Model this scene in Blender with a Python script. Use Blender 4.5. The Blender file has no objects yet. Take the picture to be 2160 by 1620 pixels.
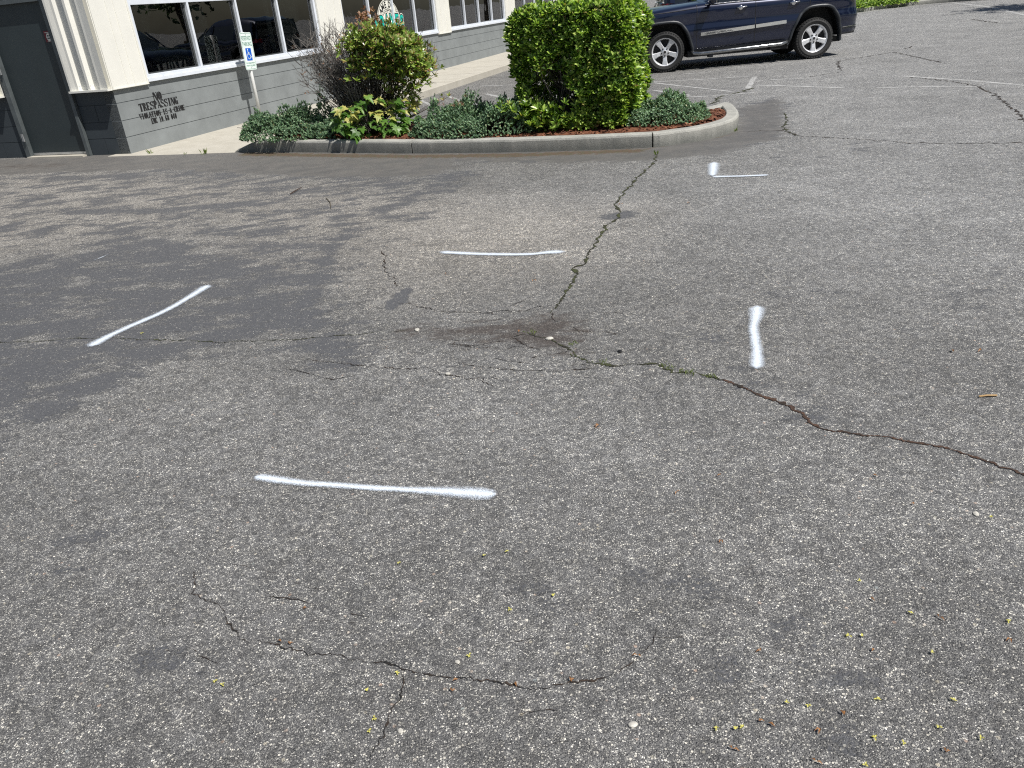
import bpy, bmesh, math, random
import numpy as np
from math import sin, cos, pi, radians, atan, atan2, hypot, sqrt
from mathutils import Vector, Matrix, noise as mnoise

random.seed(7); rng = np.random.default_rng(7)
scn = bpy.context.scene
COL = scn.collection

# ------------------------------------------------------------------ camera
FPX, PITCH, ROLL, CH = 1650.0, radians(26.1), atan(.093), 1.6
_s, _c = sin(ROLL), cos(ROLL)
FW = Vector((0, cos(PITCH), -sin(PITCH))); UP = Vector((0, sin(PITCH), cos(PITCH))); RT = Vector((1, 0, 0))
CR = _c*RT - _s*UP; CU = _s*RT + _c*UP
cam = bpy.data.cameras.new('camera'); camo = bpy.data.objects.new('camera', cam); COL.objects.link(camo)
m4 = Matrix((CR, CU, -FW)).transposed().to_4x4(); m4.translation = (0, 0, CH)
camo.matrix_world = m4
cam.sensor_width = 36; cam.lens = FPX/2160*36; cam.clip_start = .05; cam.clip_end = 1500
scn.camera = camo

def G(x, y, z=0.0):
    "photo pixel -> point on the horizontal plane z"
    d = FW*FPX + CR*(x-1080) - CU*(y-810)
    t = (z-CH)/d.z
    return Vector((0, 0, CH)) + d*t

# ------------------------------------------------------------------ sky and sun
w = bpy.data.worlds.new('World'); scn.world = w; w.use_nodes = True
nt = w.node_tree; bg = nt.nodes['Background']
sky = nt.nodes.new('ShaderNodeTexSky'); sky.sky_type = 'NISHITA'; sky.sun_disc = False
S = Vector((.42, -.36, .83)).normalized()
sky.sun_elevation = math.asin(S.z); sky.sun_rotation = atan2(S.x, S.y)
nt.links.new(sky.outputs[0], bg.inputs[0]); bg.inputs[1].default_value = .055
sl = bpy.data.lights.new('sun', 'SUN'); sl.energy = 4.8; sl.angle = radians(.53); sl.color = (1, .965, .91)
so = bpy.data.objects.new('sun', sl); COL.objects.link(so)
so.rotation_euler = S.to_track_quat('Z', 'Y').to_euler()
so.location = (0, 0, 30)
scn.view_settings.view_transform = 'Standard'; scn.view_settings.look = 'None'
scn.view_settings.gamma = 1; scn.view_settings.exposure = 0.26
scn.cycles.use_denoising = False
scn.cycles.use_adaptive_sampling = False
scn.cycles.pixel_filter_type = 'BLACKMAN_HARRIS'; scn.cycles.filter_width = 1.15
scn.cycles.sample_clamp_indirect = 6; scn.cycles.max_bounces = 6; scn.cycles.transparent_max_bounces = 12; scn.cycles.caustics_reflective = False; scn.cycles.caustics_refractive = False

# ------------------------------------------------------------------ helpers
class NB:
    def __init__(s, name):
        s.m = bpy.data.materials.new(name); s.m.use_nodes = True
        s.t = s.m.node_tree; s.b = s.t.nodes['Principled BSDF']; s.out = s.t.nodes['Material Output']
        s._tc = None
    def n(s, typ, ins=None, **props):
        nd = s.t.nodes.new(typ)
        for k, v in props.items(): setattr(nd, k, v)
        for k, v in (ins or {}).items(): s.set(nd.inputs[k], v)
        return nd
    def set(s, sock, v):
        if isinstance(v, bpy.types.NodeSocket): s.t.links.new(v, sock)
        else:
            if isinstance(v, (tuple, list)) and len(v) == 3 and len(sock.default_value) == 4: v = (*v, 1)
            sock.default_value = v
    def p(s, **kw):
        for k, v in kw.items(): s.set(s.b.inputs[k.replace('_', ' ')], v)
        return s
    def math(s, op, a, b=None, c=None, clamp=False):
        nd = s.t.nodes.new('ShaderNodeMath'); nd.operation = op; nd.use_clamp = clamp
        for i, v in enumerate((a, b, c)):
            if v is not None: s.set(nd.inputs[i], v)
        return nd.outputs[0]
    def mix(s, f, a, b, blend='MIX'):
        nd = s.t.nodes.new('ShaderNodeMix'); nd.data_type = 'RGBA'; nd.blend_type = blend
        s.set(nd.inputs[0], f); s.set(nd.inputs[6], a); s.set(nd.inputs[7], b)
        return nd.outputs[2]
    def tc(s):
        if not s._tc: s._tc = s.t.nodes.new('ShaderNodeTexCoord')
        return s._tc.outputs['Object']
    def noise(s, scale, detail=3, rough=.55, vec=None, col=False, dist=0):
        nd = s.n('ShaderNodeTexNoise', {'Vector': vec or s.tc(), 'Scale': scale, 'Detail': detail, 'Roughness': rough, 'Distortion': dist})
        return nd.outputs['Color' if col else 'Fac']
    def vor(s, scale, vec=None, feature='F1'):
        return s.n('ShaderNodeTexVoronoi', {'Vector': vec or s.tc(), 'Scale': scale}, feature=feature)
    def ramp(s, f, stops, interp='LINEAR'):
        nd = s.n('ShaderNodeValToRGB', {'Fac': f}); cr = nd.color_ramp; cr.interpolation = interp
        while len(cr.elements) > 1: cr.elements.remove(cr.elements[-1])
        cr.elements[0].position = stops[0][0]; cr.elements[0].color = (*stops[0][1], 1)
        for p, c in stops[1:]:
            e = cr.elements.new(p); e.color = (*c, 1)
        return nd.outputs[0]
    def map(s, v, a, b, c=0, d=1, clamp=True):
        nd = s.n('ShaderNodeMapRange', {'Value': v, 'From Min': a, 'From Max': b, 'To Min': c, 'To Max': d}); nd.clamp = clamp
        return nd.outputs[0]
    def attr(s, name, out='Fac'):
        return s.n('ShaderNodeAttribute', attribute_name=name).outputs[out]
    def sep(s, v):
        return s.n('ShaderNodeSeparateXYZ', {0: v}).outputs
    def bump(s, h, strength, dist=.01, normal=None):
        nd = s.n('ShaderNodeBump', {'Height': h, 'Strength': strength, 'Distance': dist})
        if normal is not None: s.set(nd.inputs['Normal'], normal)
        s.set(s.b.inputs['Normal'], nd.outputs[0]); return nd.outputs[0]

def simple(name, col, rough=.6, metal=0, spec=.5, var=.15, scale=8, bump=.0, bscale=60, coat=0):
    b = NB(name)
    f = b.noise(scale, 5, .6)
    c = b.mix(b.map(f, .35, .65), tuple(x*(1-var) for x in col), tuple(min(1, x*(1+var)) for x in col))
    b.p(Base_Color=c, Roughness=b.map(b.noise(scale*2.3, 3), .3, .7, max(0.02, rough-.06), min(1, rough+.06)), Metallic=metal)
    b.p(Specular_IOR_Level=spec)
    if coat: b.p(Coat_Weight=coat, Coat_Roughness=.03)
    if bump: b.bump(b.noise(bscale, 4), bump, .004)
    return b.m

def mesh_obj(name, verts, faces, mat=None, parent=None, smooth=False, mats=None, mi=None):
    me = bpy.data.meshes.new(name); me.from_pydata([tuple(v) for v in verts], [], faces)
    for m in (mats or ([mat] if mat else [])): me.materials.append(m)
    if mi is not None: me.polygons.foreach_set('material_index', mi)
    if smooth: me.polygons.foreach_set('use_smooth', [True]*len(me.polygons))
    me.update()
    o = bpy.data.objects.new(name, me); COL.objects.link(o)
    if parent: o.parent = parent
    return o

class MB:
    "collects shapes that become ONE mesh"
    def __init__(s): s.v = []; s.f = []; s.mi = []
    def add(s, verts, faces, m=0):
        o = len(s.v); s.v += [Vector(v) for v in verts]
        s.f += [tuple(i+o for i in f) for f in faces]; s.mi += [m]*len(faces); return s
    def box(s, a, b, m=0, M=None):
        x0, y0, z0 = a; x1, y1, z1 = b
        vs = [Vector(p) for p in ((x0,y0,z0),(x1,y0,z0),(x1,y1,z0),(x0,y1,z0),(x0,y0,z1),(x1,y0,z1),(x1,y1,z1),(x0,y1,z1))]
        if M: vs = [M @ v for v in vs]
        return s.add(vs, [(3,2,1,0),(4,5,6,7),(0,1,5,4),(1,2,6,5),(2,3,7,6),(3,0,4,7)], m)
    def prism(s, poly, z0, z1, m=0, M=None):
        n = len(poly); a = sum(poly[i][0]*poly[(i+1)%n][1]-poly[(i+1)%n][0]*poly[i][1] for i in range(n))
        if a < 0: poly = poly[::-1]
        vs = [Vector((p[0], p[1], z0)) for p in poly]+[Vector((p[0], p[1], z1)) for p in poly]
        if M: vs = [M @ v for v in vs]
        return s.add(vs, [tuple(range(n))[::-1], tuple(range(n, 2*n))]+[(i, (i+1)%n, n+(i+1)%n, n+i) for i in range(n)], m)
    def tube(s, pts, radii, seg=8, m=0, caps=True):
        pts = [Vector(p) for p in pts]
        if not isinstance(radii, (list, tuple)): radii = [radii]*len(pts)
        rings = []; up = None
        for i, p in enumerate(pts):
            d = (pts[min(i+1, len(pts)-1)]-pts[max(i-1, 0)])
            if d.length < 1e-9: d = Vector((0, 0, 1))
            d.normalize()
            if up is None: up = Vector((0, 0, 1)) if abs(d.z) < .9 else Vector((1, 0, 0))
            a = d.cross(up).normalized(); b = a.cross(d).normalized(); up = b
            rings.append([p+(a*cos(2*pi*k/seg)+b*sin(2*pi*k/seg))*radii[i] for k in range(seg)])
        vs = [v for r in rings for v in r]
        fs = [(i*seg+k, (i+1)*seg+k, (i+1)*seg+(k+1)%seg, i*seg+(k+1)%seg) for i in range(len(pts)-1) for k in range(seg)]
        if caps: fs += [tuple(range(seg)), tuple(range(len(vs)-seg, len(vs)))[::-1]]
        return s.add(vs, fs, m)
    def lathe(s, prof, seg=48, m=0, M=None, closed=False):
        "profile (r, h) turned about Z"
        n = len(prof); vs = []
        for k in range(seg):
            a = 2*pi*k/seg
            for r, h in prof: vs.append(Vector((r*cos(a), r*sin(a), h)))
        if M: vs = [M @ v for v in vs]
        fs = []
        for k in range(seg):
            k2 = (k+1) % seg
            for i in range(n if closed else n-1):
                j = (i+1) % n; fs.append((k*n+i, k2*n+i, k2*n+j, k*n+j))
        return s.add(vs, fs, m)
    def build(s, name, mats, parent=None, smooth=False, bevel=0):
        if not isinstance(mats, (list, tuple)): mats = [mats]
        o = mesh_obj(name, s.v, s.f, parent=parent, smooth=smooth, mats=mats, mi=s.mi)
        if bevel:
            md = o.modifiers.new('bevel', 'BEVEL'); md.width = bevel; md.segments = 2; md.limit_method = 'ANGLE'
        return o

def tag(o, label=None, cat=None, group=None, kind=None):
    if label: o['label'] = label
    if cat: o['category'] = cat
    if group: o['group'] = group
    if kind: o['kind'] = kind
    return o
def empty(name, loc=(0, 0, 0), rz=0):
    o = bpy.data.objects.new(name, None); COL.objects.link(o); o.location = loc; o.rotation_euler = (0, 0, rz)
    o.empty_display_size = .2; return o
def text_mesh(txt, size, depth=.001, offset=0.0, align='CENTER', sx=1.0):
    "font curve -> (verts, faces)"
    cu = bpy.data.curves.new('txt', 'FONT'); cu.body = txt; cu.size = size; cu.extrude = depth; cu.offset = offset
    cu.align_x = align; cu.align_y = 'CENTER'; cu.resolution_u = 3
    o = bpy.data.objects.new('txt', cu); COL.objects.link(o)
    me = bpy.data.meshes.new_from_object(o.evaluated_get(bpy.context.evaluated_depsgraph_get()))
    vs = [Vector((v.co.x*sx, v.co.y, v.co.z)) for v in me.vertices]; fs = [tuple(p.vertices) for p in me.polygons]
    bpy.data.objects.remove(o); bpy.data.curves.remove(cu); bpy.data.meshes.remove(me)
    return vs, fs
def bake(o):
    "apply modifiers without operators"
    dg = bpy.context.evaluated_depsgraph_get(); dg.update()
    me = bpy.data.meshes.new_from_object(o.evaluated_get(dg)); old = o.data
    o.modifiers.clear(); o.data = me; me.name = o.name
    return me

# ------------------------------------------------------------------ frames of the place
CORNER = Vector((-5.36, 12.26, 0)); AZ = radians(20.4)
WS = Vector((sin(AZ), cos(AZ), 0)); WN = Vector((cos(AZ), -sin(AZ), 0)); ZV = Vector((0, 0, 1))
def BW(s, n, z): return CORNER + WS*s + WN*n + ZV*z          # long-wall frame -> world
IE = Vector((.927, -.375, 0)).normalized(); IM = Vector((-IE.y, IE.x, 0))

# ------------------------------------------------------------------ ASPHALT
def blur_poly(X, Y, poly, wdt):
    "signed distance to polygon mapped to 0..1 across wdt"
    P = np.array([(p.x, p.y) for p in poly]); n = len(P)
    best = np.full(X.shape, 1e9); inside = np.zeros(X.shape, bool)
    for i in range(n):
        a = P[i]; b = P[(i+1) % n]; d = b-a; L = d@d+1e-12
        t = np.clip(((X-a[0])*d[0]+(Y-a[1])*d[1])/L, 0, 1)
        best = np.minimum(best, np.hypot(X-a[0]-t*d[0], Y-a[1]-t*d[1]))
        c = (a[1] > Y) != (b[1] > Y)
        with np.errstate(divide='ignore', invalid='ignore'):
            xi = (b[0]-a[0])*(Y-a[1])/(b[1]-a[1])+a[0]
        inside ^= c & (X < xi)
    sd = np.where(inside, best, -best)
    return np.clip(.5+sd/wdt, 0, 1)
def poly_px(pts): return [G(*p) for p in pts]
def seg_mask(X, Y, pts, rad):
    P = [G(*p) for p in pts]; best = np.full(X.shape, 1e9)
    for a, b in zip(P[:-1], P[1:]):
        d = np.array((b.x-a.x, b.y-a.y)); L = d@d+1e-12
        t = np.clip(((X-a.x)*d[0]+(Y-a.y)*d[1])/L, 0, 1)
        best = np.minimum(best, np.hypot(X-a.x-t*d[0], Y-a.y-t*d[1]))
    return np.clip(1-best/rad, 0, 1)

xs = np.concatenate([[-600, -200, -60, -25, -14], np.arange(-9.5, 9.01, .06), [10, 12, 15, 20, 28, 40, 80, 200, 600]])
ys = np.concatenate([[-600, -150, -40, -12, -4, -1, 0], np.arange(.6, 14.01, .06), np.arange(14.15, 26, .2), [28, 32, 38, 46, 60, 90, 200, 600]])
GX, GY = np.meshgrid(xs, ys)
seal = np.zeros(GX.shape); smoothm = np.zeros(GX.shape); stain = np.zeros(GX.shape); moss = np.zeros(GX.shape); worn = np.zeros(GX.shape)
seal = np.maximum(seal, .80*blur_poly(GX, GY, poly_px([(-700,900),(-500,560),(0,560),(60,520),(140,535),(215,500),(370,492),(450,520),(560,535),(640,560),(700,528),(690,570),(650,620),(715,650),(775,690),(800,740),(740,790),(640,770),(560,745),(420,742),(360,775),(300,805),(215,845),(0,945),(-300,1100)]), .38))
seal = np.maximum(seal, .60*blur_poly(GX, GY, poly_px([(-900,420),(0,350),(500,340),(980,345),(940,430),(820,520),(700,640),(400,560),(0,520),(-900,620)]), 1.0))
seal = np.maximum(seal, .72*blur_poly(GX, GY, poly_px([(560,740),(700,700),(800,705),(760,760),(700,800),(600,800)]), .5))
for pts, r, a in [([(700,520),(640,640)], .12, .95), ([(858,608),(822,648)], .045, 1.3), ([(815,462),(875,460)], .15, .75), ([(1285,458),(1320,452)], .09, 1.2),
                  ([(160,448),(360,440),(560,430)], .16, .95), ([(230,478),(290,466)], .13, .95), ([(0,480),(30,474)], .12, .95), ([(60,422),(110,418)], .12, .9), ([(490,484),(530,478)], .12, .85),
                  ([(700,500),(780,470),(830,430),(960,370)], .30, .75), ([(640,520),(720,500)], .2, .8), ([(560,400),(700,395),(860,385)], .35, .75), ([(100,378),(260,372),(480,372)], .3, .8),
                  ([(1680,575),(1740,600)], .16, .38), ([(1860,560),(2020,590)], .2, .42), ([(2118,580),(2150,590)], .1, .5), ([(1470,705),(1500,712)], .08, .55), ([(1560,790),(1700,830)], .16, .55), ([(1700,880),(1790,890),(1900,905)], .10, .6),
                  ([(1400,1245),(1450,1250)], .10, .62), ([(1740,1530),(1790,1560)], .05, .7), ([(1640,1330),(1760,1430)], .10, .5), ([(1960,1510),(2040,1500)], .05, .55), ([(1100,1250),(1210,1290)], .09, .5), ([(300,1090),(200,1130)], .14, .5),
                  ([(350,1400),(460,1460)], .12, .45), ([(120,1205),(150,1202)], .04, .9), ([(1500,1400),(1560,1440)], .07, .6), ([(1890,300),(1700,330)], .5, .35), ([(1830,640),(2100,600)], .5, .35)]:
    seal = np.maximum(seal, a*1.05*seg_mask(GX, GY, pts, r*1.6)**.6)
# fine smooth asphalt strips along the building, the kerb and round the nose of the island
smoothm = np.maximum(smoothm, blur_poly(GX, GY, poly_px([(-900,360),(-300,350),(0,338),(280,320),(520,315),(960,318),(955,352),(900,372),(700,376),(520,366),(380,358),(170,362),(0,370),(-300,385),(-900,420)]), .5))
smoothm = np.maximum(smoothm, .9*blur_poly(GX, GY, poly_px([(950,315),(1550,262),(1640,240),(1660,262),(1655,290),(1560,318),(1380,340),(1200,345),(960,340)]), .5))
smoothm = np.maximum(smoothm, .8*blur_poly(GX, GY, poly_px([(1540,230),(1640,205),(1660,215),(1660,290),(1560,300)]), .4))
stain = np.maximum(stain, .8*blur_poly(GX, GY, poly_px([(835,705),(900,684),(1000,682),(1070,668),(1170,652),(1240,672),(1235,735),(1160,752),(1080,725),(930,715)]), .30))
stain = np.maximum(stain, .75*seg_mask(GX, GY, [(850,697),(1000,690),(1120,700)], .12))
stain = np.maximum(stain, .55*seg_mask(GX, GY, [(-100,352),(120,350)], .35))
moss = np.maximum(moss, seg_mask(GX, GY, [(520,325),(640,327),(870,330),(1100,327),(1340,318)], .22)*1.2)
moss = np.maximum(moss, seg_mask(GX, GY, [(1340,318),(1545,284)], .06))
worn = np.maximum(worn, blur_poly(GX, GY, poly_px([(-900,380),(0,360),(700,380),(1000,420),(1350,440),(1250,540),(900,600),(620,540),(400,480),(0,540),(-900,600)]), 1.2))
pale = .9*blur_poly(GX, GY, poly_px([(1450,215),(1600,60),(1700,30),(2700,-40),(3400,300),(2900,900),(2200,640),(1800,560),(1500,470),(1200,420),(1400,360),(1560,330)]), 3.0)  # far sun glare on the asphalt, painted as a paler colour
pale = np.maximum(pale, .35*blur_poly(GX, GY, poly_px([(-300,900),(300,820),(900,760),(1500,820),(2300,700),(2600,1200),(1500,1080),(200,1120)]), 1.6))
for P_ in (poly_px([(950,315),(1550,262),(1640,240),(1660,262),(1655,290),(1560,318),(1380,340),(1200,345),(960,340)]), poly_px([(1545,225),(1640,200),(1668,225),(1660,290),(1560,300)])): seal = np.maximum(seal, .78*blur_poly(GX, GY, P_, .5))
def ground_z(x, y):
    n = (x-CORNER.x)*WN.x+(y-CORNER.y)*WN.y; s_ = (x-CORNER.x)*WS.x+(y-CORNER.y)*WS.y
    f = lambda t: np.clip(t, 0, 1)**2*(3-2*np.clip(t, 0, 1))
    dip = -.14*f((s_-1.2)/3)*f((6.0-n)/3.4)*f((60-s_)/30)
    bowl = -.018*np.exp(-((x-.3)**2+(y-4.6)**2)/1.2)
    return dip+bowl
GZ = ground_z(GX, GY)
ny, nx = GX.shape
V = np.stack([GX, GY, GZ], -1).reshape(-1, 3)
idx = np.arange(nx*ny).reshape(ny, nx)
Q = np.stack([idx[:-1, :-1], idx[:-1, 1:], idx[1:, 1:], idx[1:, :-1]], -1).reshape(-1, 4)
me = bpy.data.meshes.new('asphalt'); me.from_pydata(V.tolist(), [], Q.tolist())
me.polygons.foreach_set('use_smooth', [True]*len(me.polygons))
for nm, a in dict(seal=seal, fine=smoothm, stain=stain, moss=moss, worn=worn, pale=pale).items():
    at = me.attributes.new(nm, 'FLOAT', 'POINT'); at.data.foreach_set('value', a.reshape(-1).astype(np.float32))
asphalt = tag(bpy.data.objects.new('asphalt', me), kind='structure'); COL.objects.link(asphalt)

b = NB('asphalt_mat'); tc = b.tc()
warp = b.n('ShaderNodeVectorMath', {0: tc, 1: b.n('ShaderNodeVectorMath', {0: b.noise(90, 2, col=True), 'Scale': .006}, operation='SCALE').outputs[0]}, operation='ADD').outputs[0]
def stones(scale, lo, stops, rad):
    v = b.vor(scale, warp); r = b.sep(v.outputs['Color'])[0]
    return b.ramp(r, stops), b.map(v.outputs['Distance'], rad, rad-.14), v
c1, m1, v1 = stones(138, 0, [(0, (.070,.070,.072)), (.40, (.130,.129,.129)), (.64, (.19,.187,.182)), (.80, (.33,.325,.305)), (.93, (.50,.48,.43)), (1, (.70,.67,.60))], .56)
c2, m2, v2 = stones(270, 0, [(0, (.075,.075,.078)), (.45, (.155,.154,.153)), (.75, (.25,.247,.236)), (.93, (.46,.45,.42)), (1, (.74,.72,.67))], .60)
c3, m3, v3 = stones(58, 0, [(0, (.36,.33,.27)), (.30, (.52,.48,.39)), (.5, (.25,.28,.28)), (.7, (.42,.30,.23)), (1, (.66,.62,.55))], .36)
big = b.math('GREATER_THAN', b.sep(v3.outputs['Color'])[1], .962)
binder = b.mix(b.noise(300, 2), (.072,.072,.075), (.120,.119,.120))
col = b.mix(m2, binder, c2)
pick = b.map(b.sep(v1.outputs['Color'])[2], .42, .47)
col = b.mix(b.math('MULTIPLY', m1, pick), col, c1)
col = b.mix(b.math('MULTIPLY', b.math('MULTIPLY', m3, big), .8), col, c3)
v4 = b.vor(36, warp); sp4 = b.map(b.sep(v4.outputs['Color'])[0], 0, 1, .78, 1.26); col = b.mix(1, col, b.n('ShaderNodeCombineColor', {0: sp4, 1: sp4, 2: sp4}).outputs[0], 'MULTIPLY')
hue = b.mix(b.noise(14, 3), (1.12,1.09,1.04), (1.07,1.08,1.09)); col = b.mix(1, col, hue, 'MULTIPLY')
# centimetre and metre scale mottling of the wear
mot = b.math('ADD', b.map(b.noise(60, 5, .8), .33, .67, .80, 1.24), b.map(b.noise(2.2, 5, .7), .3, .7, -.14, .14))
mot = b.math('ADD', mot, b.map(b.noise(.55, 3, .6), .3, .7, -.10, .12))
col = b.mix(1, col, b.n('ShaderNodeCombineColor', {0: mot, 1: mot, 2: mot}).outputs[0], 'MULTIPLY')
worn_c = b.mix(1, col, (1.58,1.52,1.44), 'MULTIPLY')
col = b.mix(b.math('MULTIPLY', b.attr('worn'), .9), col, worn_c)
col = b.mix(b.attr('pale'), col, b.mix(1, col, (1.50,1.53,1.58), 'MULTIPLY'))  # lightens the colour, including the painted far glare
# dark sealer film with ragged edge; stones poke through
smap = b.n('ShaderNodeMapping', {'Vector': tc, 'Scale': (.62, 1.3, 1), 'Rotation': (0, 0, -.12)}).outputs[0]
st = b.math('ADD', b.math('MULTIPLY', b.math('SUBTRACT', b.noise(3.6, 8, .74, vec=smap), .5), 3.2), b.math('MULTIPLY', b.math('SUBTRACT', b.noise(75, 4, .75), .5), 1.5))
sv = b.math('SUBTRACT', b.math('ADD', b.attr('seal'), st), .62)
sf = b.map(sv, -.03, .09)
film = b.mix(b.noise(45, 4, .7), (.060,.062,.069), (.098,.100,.108))
peek = b.math('MULTIPLY', b.math('GREATER_THAN', b.sep(v1.outputs['Color'])[1], .80), m1)
filmc = b.mix(b.math('MULTIPLY', peek, .7), film, c1)
col = b.mix(b.math('MULTIPLY', sf, .90), col, filmc)
# finer, smoother asphalt
fs = b.map(b.math('ADD', b.attr('fine'), b.math('MULTIPLY', b.math('SUBTRACT', b.noise(3.2, 8, .78, vec=smap), .5), 1.9)), .42, .60)
finec = b.mix(b.noise(120, 3, .8), (.072,.070,.068), (.140,.135,.127))
finec = b.mix(b.map(b.noise(5, 5, .7), .4, .65), finec, b.mix(1, finec, (1.35,1.3,1.25), 'MULTIPLY'))
col = b.mix(b.math('MULTIPLY', fs, .85), col, finec)
# earth washed into the low spot and moss along the kerb foot
sn = b.map(b.math('ADD', b.attr('stain'), b.math('MULTIPLY', b.math('SUBTRACT', b.noise(8, 8, .85, vec=smap), .5), 3.2)), .30, .80)
col = b.mix(b.math('MULTIPLY', sn, .72), col, b.mix(b.noise(30, 3), (.034,.027,.023), (.090,.062,.048)))
ms = b.map(b.math('ADD', b.attr('moss'), b.math('MULTIPLY', b.math('SUBTRACT', b.noise(9, 7, .85), .5), 3.0)), .45, .85)
col = b.mix(b.math('MULTIPLY', ms, .7), col, b.mix(b.map(b.noise(22, 4), .4, .6), (.110,.050,.022), (.075,.066,.018)))
hgt = b.math('ADD', b.math('MULTIPLY', m1, b.math('ADD', .4, b.math('MULTIPLY', b.sep(v1.outputs['Color'])[1], .9))), b.math('MULTIPLY', m2, .45))
hgt = b.math('MULTIPLY', hgt, b.math('SUBTRACT', 1, b.math('MULTIPLY', b.math('MAXIMUM', sf, fs), .65)))
hgt = b.math('ADD', hgt, b.math('MULTIPLY', b.noise(300, 2), .35))
b.p(Base_Color=col, Roughness=b.mix(b.math('MAXIMUM', sf, fs), (.78,)*3, (.62,)*3), Specular_IOR_Level=.65)
b.bump(hgt, .95, .0045)
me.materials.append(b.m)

# ------------------------------------------------------------------ other materials
M = {}
def concrete(name, c0, c1, bs=.5):
    b = NB(name); f = b.noise(3.5, 6, .7); g = b.noise(120, 3, .8)
    c = b.mix(b.map(f, .3, .7), c0, c1)
    c = b.mix(b.map(g, .35, .7, 0, .55), c, tuple(x*.55 for x in c0))
    c = b.mix(b.math('MULTIPLY', b.map(b.noise(28, 4, .8), .58, .75), .5), c, tuple(x*.5 for x in c0))
    b.p(Base_Color=c, Roughness=.85); b.bump(g, bs, .004); return b.m
M['sidewalk'] = concrete('sidewalk_mat', (.44,.41,.345), (.56,.53,.46))
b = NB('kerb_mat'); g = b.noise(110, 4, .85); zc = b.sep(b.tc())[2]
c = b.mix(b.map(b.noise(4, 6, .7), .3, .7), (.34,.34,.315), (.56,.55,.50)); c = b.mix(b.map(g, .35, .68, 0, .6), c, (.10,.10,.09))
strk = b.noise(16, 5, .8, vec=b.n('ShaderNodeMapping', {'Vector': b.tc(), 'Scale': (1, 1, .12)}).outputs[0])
stain_shade = b.math('MULTIPLY', b.map(b.math('ADD', zc, b.math('MULTIPLY', b.math('SUBTRACT', strk, .5), .16)), .02, .135, 1, 0), .62)  # streaky dirt splash plus the face's shade painted in, darker towards the foot
c = b.mix(stain_shade, c, (.075,.082,.075)); c = b.mix(b.map(b.noise(240, 2), .66, .72), c, (.6,.58,.52))
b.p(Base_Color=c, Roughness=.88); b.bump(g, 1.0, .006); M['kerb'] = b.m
def blockpaint(name, c, var=.1):
    b = NB(name); f = b.noise(2.2, 6, .65)
    cc = b.mix(b.map(f, .35, .7), tuple(x*(1-var) for x in c), tuple(x*(1+var) for x in c))
    sc = b.map(b.noise(11, 6, .75, dist=.6), .62, .72)
    cc = b.mix(b.math('MULTIPLY', sc, .25), cc, tuple(x*.55 for x in c))
    g = b.noise(70, 4, .7)
    b.p(Base_Color=cc, Roughness=.62); b.bump(g, .35, .003); return b.m
M['block'] = blockpaint('grey_painted_block', (.220,.238,.242), .14)
M['dark_block'] = blockpaint('charcoal_painted_block', (.040,.050,.058))
M['door'] = simple('charcoal_door_paint', (.026,.036,.040), .45, var=.06, scale=3)
M['white_metal'] = simple('white_metal_panel', (.78,.77,.71), .38, var=.03, scale=3, spec=.5)
M['alu'] = simple('white_window_frame', (.70,.74,.80), .35, var=.05, scale=6)
M['dark_frame'] = simple('dark_gasket', (.05,.055,.055), .5)
M['dark_metal'] = simple('dark_grey_metal', (.10,.115,.12), .45, .2)
M['steel'] = simple('worn_steel', (.55,.56,.57), .35, .8)
M['roof'] = simple('flat_roof', (.30,.30,.30), .8)
M['inside_wall'] = simple('inside_wall', (.03,.03,.03), .8, var=.2, scale=1)
M['inside_floor'] = simple('inside_floor', (.06,.06,.06), .5, var=.2, scale=1)
M['black'] = simple('black_paint', (.010,.010,.011), .6, var=.3, scale=20)
M['rubber'] = simple('tyre_rubber', (.022,.022,.022), .72, var=.25, scale=12, bump=.3, bscale=90)
M['shop_rubber'] = simple('display_tyre_rubber', (.16,.165,.155), .6, var=.3, scale=12)
M['sign_white'] = simple('sign_face_white', (.82,.93,.88), .35, var=.04)
M['sign_green'] = simple('sign_green', (.015,.17,.11), .45, var=.05)
M['sign_blue'] = simple('sign_blue', (.005,.11,.60), .4, var=.05)
M['pole'] = simple('white_pole', (.74,.75,.74), .45, var=.07, scale=14)
M['decal_white'] = simple('decal_white', (.80,.79,.70), .5, var=.02)
M['decal_teal'] = simple('decal_teal', (.0,.52,.42), .5, var=.02)
M['sticker_red'] = simple('sticker_red', (.16,.012,.02), .5, var=.05)
M['chrome'] = simple('chrome', (.72,.72,.72), .12, 1, var=.02)
M['step'] = simple('polished_step_tube', (.32,.33,.34), .2, .9)
M['satin'] = simple('satin_moulding', (.62,.62,.60), .30, .6, var=.03)
M['rim'] = simple('alloy_rim', (.78,.79,.81), .34, .45, var=.04, scale=20)
M['darkwheel'] = simple('wheel_recess', (.012,.012,.013), .6)
M['plastic'] = simple('dark_plastic', (.03,.034,.04), .42)
M['lamp_red'] = simple('tail_lamp_red', (.18,.006,.01), .12, coat=.5)
M['lamp_clear'] = simple('headlamp_clear', (.55,.56,.58), .1, .3, coat=1)
M['bark'] = simple('twig_bark', (.075,.066,.060), .85, var=.4, scale=25, bump=.4)
M['barklight'] = simple('dead_twig_bark', (.19,.175,.16), .85, var=.4, scale=25, bump=.4)
b = NB('car_paint'); fl = b.vor(900); 
b.p(Base_Color=b.mix(b.map(fl.outputs['Distance'], .2, .7), (.0022,.005,.022), (.0045,.010,.036)), Metallic=.35, Roughness=.28, Coat_Weight=1, Coat_Roughness=.02)
M['paint'] = b.m
b = NB('glass_pane')
tr = b.n('ShaderNodeBsdfTransparent', {'Color': (.50,.54,.53)}); gl = b.n('ShaderNodeBsdfGlossy', {'Color': (1,1,1), 'Roughness': .0})
lw = b.n('ShaderNodeFresnel', {'IOR': 1.62})
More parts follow.
